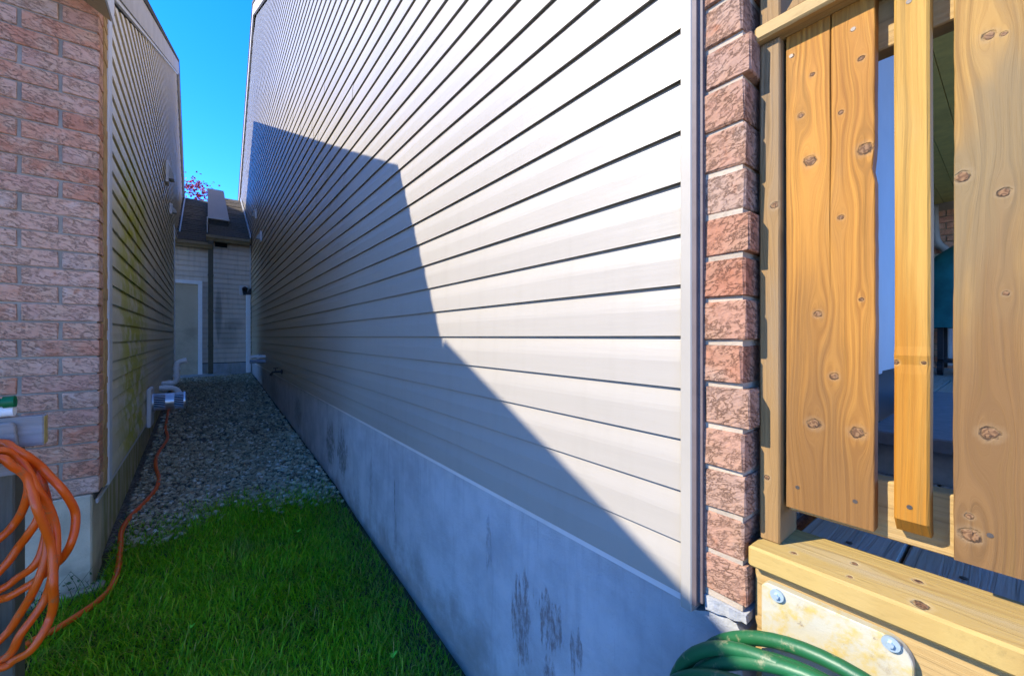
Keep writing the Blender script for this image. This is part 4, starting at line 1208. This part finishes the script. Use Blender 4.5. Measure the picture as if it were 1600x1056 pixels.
t = NT('green_rubber')
o = t.obj(); w = t.world()
c = t.mix(t.noise(w, 18.0, 4.0), (0.005, 0.065, 0.020), (0.012, 0.13, 0.042))
c = t.mix(t.m_('MULTIPLY', t.step(t.noise(w, 30.0, 6.0, 0.7), 0.56, 0.68), 0.7), c, (0.24, 0.22, 0.12))
M_green = t.done(c, 0.45, t.bump(t.noise(w, 240.0, 2.0), 0.2, 0.001), 0.5)
def coil(name, loops, r, mat, label, cat, per=60, tail=None, bands=None):
    root_path = []
    for i, (cx, cy, cz, ry, rz, tilt, ph) in enumerate(loops):
        for k in range(per):
            f = k / per; a = 2 * math.pi * f + math.pi * 1.5
            nxt = loops[min(i + 1, len(loops) - 1)]
            m = f * f * (3 - 2 * f)
            X = cx + (nxt[0] - cx) * m + tilt * math.cos(a) + 0.008 * math.sin(2 * a + ph)
            Y = cy + (nxt[1] - cy) * m + (ry + (nxt[3] - ry) * m) * math.cos(a) * (1 + 0.03 * math.sin(3 * a + ph))
            Zq = cz + (nxt[2] - cz) * m + (rz + (nxt[4] - rz) * m) * math.sin(a) * (1 + 0.03 * math.cos(2 * a + ph))
            root_path.append((X, Y, Zq))
    if tail: root_path += spline([root_path[-1]] + tail, 8)[1:]
    o = MB().tube(root_path, r, 14).build(name, mat, None, smooth=True)
    return tag(o, label, cat)
gl = []
rq = random.Random(4)
GREENS = [(0.738, 0.178, -0.672, 0.205, 0.212), (0.728, 0.185, -0.700, 0.195, 0.212), (0.700, 0.190, -0.705, 0.20, 0.205), (0.690, 0.192, -0.69, 0.212, 0.205),
          (0.664, 0.205, -0.69, 0.205, 0.185), (0.655, 0.20, -0.72, 0.19, 0.19), (0.635, 0.195, -0.735, 0.20, 0.18)]
for (a, b, c_, d, e) in GREENS: gl.append((a - 0.034, b - 0.034, c_ + 0.010, d + 0.014, e + 0.012, rq.uniform(-0.01, 0.01), rq.uniform(0, 6)))
coil('garden_hose', gl, 0.0105, M_green, 'coiled green garden hose hanging below the deck at the bottom of the picture', 'hose')

# ------------------------------------------------------------------ hose stand and orange hose
t = NT('orange_rubber')
w = t.world()
c = t.mix(t.noise(w, 12.0, 4.0), (0.82, 0.085, 0.003), (0.90, 0.14, 0.005))
c = t.mix(t.m_('MULTIPLY', t.step(t.noise(w, 26.0, 6.0, 0.7), 0.54, 0.68), 0.55), c, (0.36, 0.17, 0.07))
M_orange = t.done(c, 0.38, None, 0.45)
M_oldpost = wood_mat('old_post', (0.13, 0.115, 0.075), (0.07, 0.06, 0.035), (0.17, 0.16, 0.12), (), 0.7, 41.0, 'X', 'Z', 120.0, 0.6)
M_arm = wood_mat('arm_wood', (0.30, 0.27, 0.23), (0.20, 0.18, 0.16), (0.36, 0.34, 0.32), [(-0.03, 0.02, 0.004)], 0.7, 43.0, 'Z', 'X', 70.0, 0.5)
M_end = plain('sawn_end', (0.50, 0.36, 0.12), 0.8, scale=60)
st = empty('hose_stand', (-0.50, 1.87, -1.2), 'weathered wooden post with a grey crosspiece in front of the left brick wall', 'hose stand')
MB().box(-0.545, -0.452, 1.842, 1.932, -1.4, -0.25).build('post', M_oldpost, st, bevel=0.004)
ar = MB().box(-0.95, -0.386, 1.80, 1.838, -0.326, -0.237).build('crosspiece', M_arm, st, bevel=0.003)
box('end_grain', -0.3858, -0.3850, 1.803, 1.835, -0.323, -0.240, M_end, ar)
MB().prism([(-0.425, 1.797, -0.40), (-0.437, 1.797, -0.257), (-0.445, 1.797, -0.248), (-0.60, 1.797, -0.248), (-0.60, 1.797, -0.40)], (0, -0.016, 0)).build('side_cheek', M_arm, st, bevel=0.003)
MB().cyl((-0.475, 1.78, -0.345), (-0.475, 1.62, -0.335), 0.022, n=12).build('peg', M_oldpost, st)
nz = empty('hose_nozzle', (-0.44, 1.80, -0.22), 'green and white hose end lying on the grey crosspiece', 'hose nozzle')
MB().cyl((-0.55, 1.815, -0.218), (-0.445, 1.815, -0.2155), 0.0175, n=14).build('grip', M_pvc, nz, auto=True)
MB().cyl((-0.60, 1.80, -0.195), (-0.455, 1.80, -0.190), 0.012, n=14).cyl((-0.462, 1.80, -0.190), (-0.440, 1.80, -0.189), 0.017, n=14).build('connector', plain('green_plastic', (0.01, 0.16, 0.05), 0.4), nz, auto=True)

def ray(u, v, Y):
    """point on the plane y = Y"""
    r = (u - 800) / 613
    c, s = math.cos(THETA), math.sin(THETA)
    X = Y * (r * c + s) / (c - r * s)
    f = X * s + Y * c
    return (X, Y, (526 - v) * f / 613)
def gray(u, v):
    y = 2.5
    for _ in range(30):
        r = (u - 800) / 613; c, s = math.cos(THETA), math.sin(THETA)
        f = 613 * (-gz(y)) / (v - 526)
        k = (r * c + s) / (c - r * s)
        y = f / (k * s + c)
    return (k * y, y, gz(y))
# right halves of the hanging loops, completed to the left outside the picture
LOOPS = [
    (1.700, [(-70, 722), (0, 714), (20, 726), (38, 745), (49, 768), (60, 792), (70, 822), (78, 855), (83, 890), (85, 912), (83, 942), (77, 967), (66, 990), (48, 1014), (20, 1034), (0, 1045), (-80, 1050), (-170, 930), (-165, 790)]),
    (1.725, [(-60, 712), (0, 703), (25, 717), (45, 738), (60, 762), (74, 790), (84, 822), (89, 855), (86, 885), (74, 925), (62, 950), (35, 986), (10, 1025), (-70, 1060), (-160, 960), (-150, 790)]),
    (1.750, [(-60, 700), (0, 693), (22, 699), (45, 712), (62, 730), (78, 746), (97, 760), (109, 780), (116, 803), (117, 826), (112, 847), (100, 868), (88, 882), (60, 903), (20, 927), (0, 938), (-70, 960), (-150, 880), (-140, 770)]),
    (1.775, [(-60, 705), (0, 699), (26, 708), (46, 722), (60, 738), (70, 760), (74, 790), (72, 825), (66, 862), (52, 884), (25, 905), (0, 922), (-70, 950), (-150, 870), (-140, 770)]),
    (1.790, [(-50, 715), (0, 709), (24, 722), (40, 741), (47, 762), (36, 795), (20, 820), (0, 840), (-60, 880), (-130, 830), (-120, 750)]),
    (1.765, [(-60, 712), (0, 706), (30, 718), (52, 742), (64, 775), (62, 806), (46, 832), (28, 855), (0, 891), (-60, 940), (-150, 880), (-140, 770)]),
    (1.740, [(-60, 716), (0, 709), (28, 722), (48, 748), (66, 790), (73, 830), (72, 870), (58, 912), (32, 957), (0, 1000), (-70, 1040), (-160, 940), (-150, 790)]),
]
hz = MB()
for (Y, pts) in LOOPS:
    P = [Vector(ray(u, v, Y)) for (u, v) in pts]
    n = len(P)
    for i, p in enumerate(P): p.y += 0.012 * math.sin(i * 1.7 + Y * 90)
    hz.tube(spline(P, 7, True), 0.0103, 12, closed=True)
hz2 = hz
# the free end leaves the coil and snakes up the alley
trail = [(20, 1030), (55, 1008), (90, 990), (125, 967), (150, 947), (172, 925), (184, 895), (188, 860), (190, 835), (203, 812), (225, 790), (243, 768), (248, 750), (243, 730), (246, 713), (256, 698), (262, 686), (259, 672), (261, 655), (264, 640)]
TP = [Vector(gray(u, v)) + Vector((0, 0, 0.017)) for (u, v) in trail]
for i, p in enumerate(TP[:4]): p.z += 0.006
hz2.tube(spline(TP, 8), 0.0125, 12)
o = hz2.build('garden_hose', M_orange, None, smooth=True)
tag(o, 'orange hose looped on the wooden post and trailing up the gravel along the left wall', 'hose')
cp = gray(259, 673)
MB().cyl((cp[0], cp[1] - 0.03, cp[2] + 0.012), (cp[0] + 0.002, cp[1] + 0.03, cp[2] + 0.013), 0.0155, n=12).build('connector', M_pvc, o)

# ------------------------------------------------------------------ covered barbecue under the porch
M_cover = plain('teal_cover', (0.012, 0.16, 0.17), 0.6, var=0.3, scale=6, bump=0.3)
bq = empty('barbecue_grill', (6.0, 0.2, DECK), 'barbecue under a teal cover seen through the gap between picket and board', 'barbecue')
v = []
sec = [(0.09, 0.52, 0.30), (0.45, 0.50, 0.28), (0.68, 0.49, 0.27), (0.82, 0.42, 0.22), (0.94, 0.28, 0.12), (0.97, 0.12, 0.05)]
ring = 20; fs = []
for (z, wy, wx) in sec:
    for k in range(ring):
        a = 2 * math.pi * k / ring
        q = lambda s: math.copysign(abs(s) ** 0.45, s)
        fold = 1 + 0.03 * math.sin(5 * a + z * 7)
        v.append((6.0 + wx * q(math.cos(a)) * fold, 0.08 + wy * q(math.sin(a)) * fold, z))
for i in range(len(sec) - 1):
    for k in range(ring):
        l = (k + 1) % ring; fs.append((i * ring + k, i * ring + l, (i + 1) * ring + l, (i + 1) * ring + k))
fs.append(tuple((len(sec) - 1) * ring + k for k in range(ring)))
mesh('cover', v, fs, M_cover, bq, smooth=True)
for (x, y) in ((5.8, -0.3), (5.8, 0.46), (6.2, -0.3), (6.2, 0.46)):
    box('leg', x - 0.02, x + 0.02, y - 0.02, y + 0.02, DECK + 0.06, 0.25, M_black, bq)
box('shelf', 5.78, 6.22, -0.32, 0.48, -0.26, -0.23, M_black, bq)
for y in (-0.3, 0.46):
    MB().cyl((5.80, y - 0.02, DECK + 0.075), (5.80, y + 0.02, DECK + 0.075), 0.075, n=16).build('wheel', M_black, bq)

# ------------------------------------------------------------------ maple beyond the roof
M_bark = plain('bark', (0.09, 0.075, 0.06), 0.9, scale=20, bump=0.6)
t = NT('maple_leaves')
c = t.ramp(t.island(), [(0.0, (0.22, 0.008, 0.06)), (0.5, (0.40, 0.015, 0.09)), (0.8, (0.45, 0.05, 0.04)), (1.0, (0.50, 0.14, 0.03))])
M_leaf = t.done(c, 0.6, None, 0.2)
tr = empty('maple_tree', (-0.9, 25.0, -0.75), 'red leaved maple showing above the shingled roof at the end of the alley', 'tree')
tb = MB()
rq = random.Random(8)
tb.tube(spline([(-0.9, 25, -0.8), (-0.85, 25, 1.5), (-0.9, 25.1, 3.5), (-0.8, 25, 5.5)], 5), [0.16 - 0.006 * i for i in range(16)], 10)
tips = []
for k in range(26):
    z = rq.uniform(2.5, 5.4); a = rq.uniform(0, 6.28); L = rq.uniform(0.9, 1.9) * (1.15 - (z - 2.5) / 6)
    e = (-0.87 + math.cos(a) * L, 25 + math.sin(a) * L, z + rq.uniform(0.7, 1.5))
    mid = ((-0.87 + e[0]) / 2, (25 + e[1]) / 2, z + 0.35)
    tb.tube(spline([(-0.87, 25, z), mid, e], 4), [0.05 - 0.005 * i for i in range(9)], 6)
    tips.append(e); tips.append(mid)
for k in range(6): tips.append((-0.9 + rq.uniform(-0.8, 0.9), 25 + rq.uniform(-0.8, 0.8), rq.uniform(6.2, 7.3)))
tips += [(-0.35, 24.6, 7.05), (-0.75, 24.6, 7.25), (-1.1, 24.7, 7.1), (0.05, 24.7, 6.8)]
tb.build('trunk', M_bark, tr, smooth=True)
LV = []; LF = []
for k in range(5200):
    tp = rq.choice(tips)
    c = Vector(tp) + Vector((rq.gauss(0, 0.26), rq.gauss(0, 0.26), rq.gauss(0, 0.22)))
    n = Vector((rq.gauss(0, 1), rq.gauss(0, 1), rq.gauss(0, 1))).normalized()
    u = n.orthogonal().normalized() * rq.uniform(0.04, 0.075); w2 = n.cross(u)
    b = len(LV)
    LV += [tuple(c + u), tuple(c + w2 * 0.8), tuple(c - u), tuple(c - w2 * 0.8)]
    LF.append((b, b + 1, b + 2, b + 3))
tag(mesh('crown', LV, LF, M_leaf, tr), kind='stuff')

# ------------------------------------------------------------------ weeds at the house corner
M_weed = plain('weed_green', (0.05, 0.09, 0.025), 0.7)
wd = empty('weed', (-0.43, 2.50, gz(2.5)), 'straggly weed growing against the corner of the left foundation', 'plant')
wm = MB(); rq = random.Random(21); lm = MB()
for k in range(16):
    bx, by = -0.48 + rq.uniform(-0.10, 0.12), 2.50 + rq.uniform(-0.06, 0.03)
    L = rq.uniform(0.05, 0.17); a = rq.uniform(0, 6.28); q = rq.uniform(0.2, 0.9)
    e = (bx + math.cos(a) * L * q, by - abs(math.sin(a)) * L * q * 0.5, gz(2.5) + L)
    wm.tube([(bx, by, gz(2.5) - 0.01), ((bx + e[0]) / 2, (by + e[1]) / 2, gz(2.5) + L * 0.6), e], [0.0014, 0.0011, 0.0006], 5)
    for j in range(5):
        f = rq.uniform(0.3, 1.0); c = Vector((bx, by, gz(2.5))).lerp(Vector(e), f)
        d = Vector((rq.gauss(0, 1), rq.gauss(0, 1), rq.gauss(0, 0.6))).normalized() * rq.uniform(0.01, 0.022)
        s_ = d.orthogonal().normalized() * d.length * 0.25
        lm.add([c, c + d * 0.5 + s_, c + d, c + d * 0.5 - s_], [(0, 1, 2, 3)])
wm.build('stem', M_weed, wd); lm.build('leaves', M_weed, wd)

# a few stray leaves on the lawn
M_stray = plain('stray_leaf', (0.16, 0.55, 0.03), 0.5)
for (u, v, r, lab) in ((466, 838, .017, 'bright green leaf in the middle of the lawn, nearest the gravel'),
                       (614, 1036, .018, 'bright green leaf on the lawn beside the blue shaded foundation'),
                       (300, 990, .012, 'small green leaf low on the lawn, to the right of the orange hose')):
    x, y, z = gray(u, v)
    vs = [(0, 0, 0)]
    for k in range(12):
        a = 2 * math.pi * k / 12
        q = r * (0.75 + 0.25 * math.cos(3 * a))
        vs.append((q * math.cos(a), q * math.sin(a), 0.004 * math.cos(2 * a)))
    me_o = mesh('leaf', [(x + p[0], y + p[1], z + 0.036 + p[2]) for p in vs], [(0, 1 + k, 1 + (k + 1) % 12) for k in range(12)], M_stray)
    tag(me_o, lab, 'leaf', 'stray leaves on the lawn')
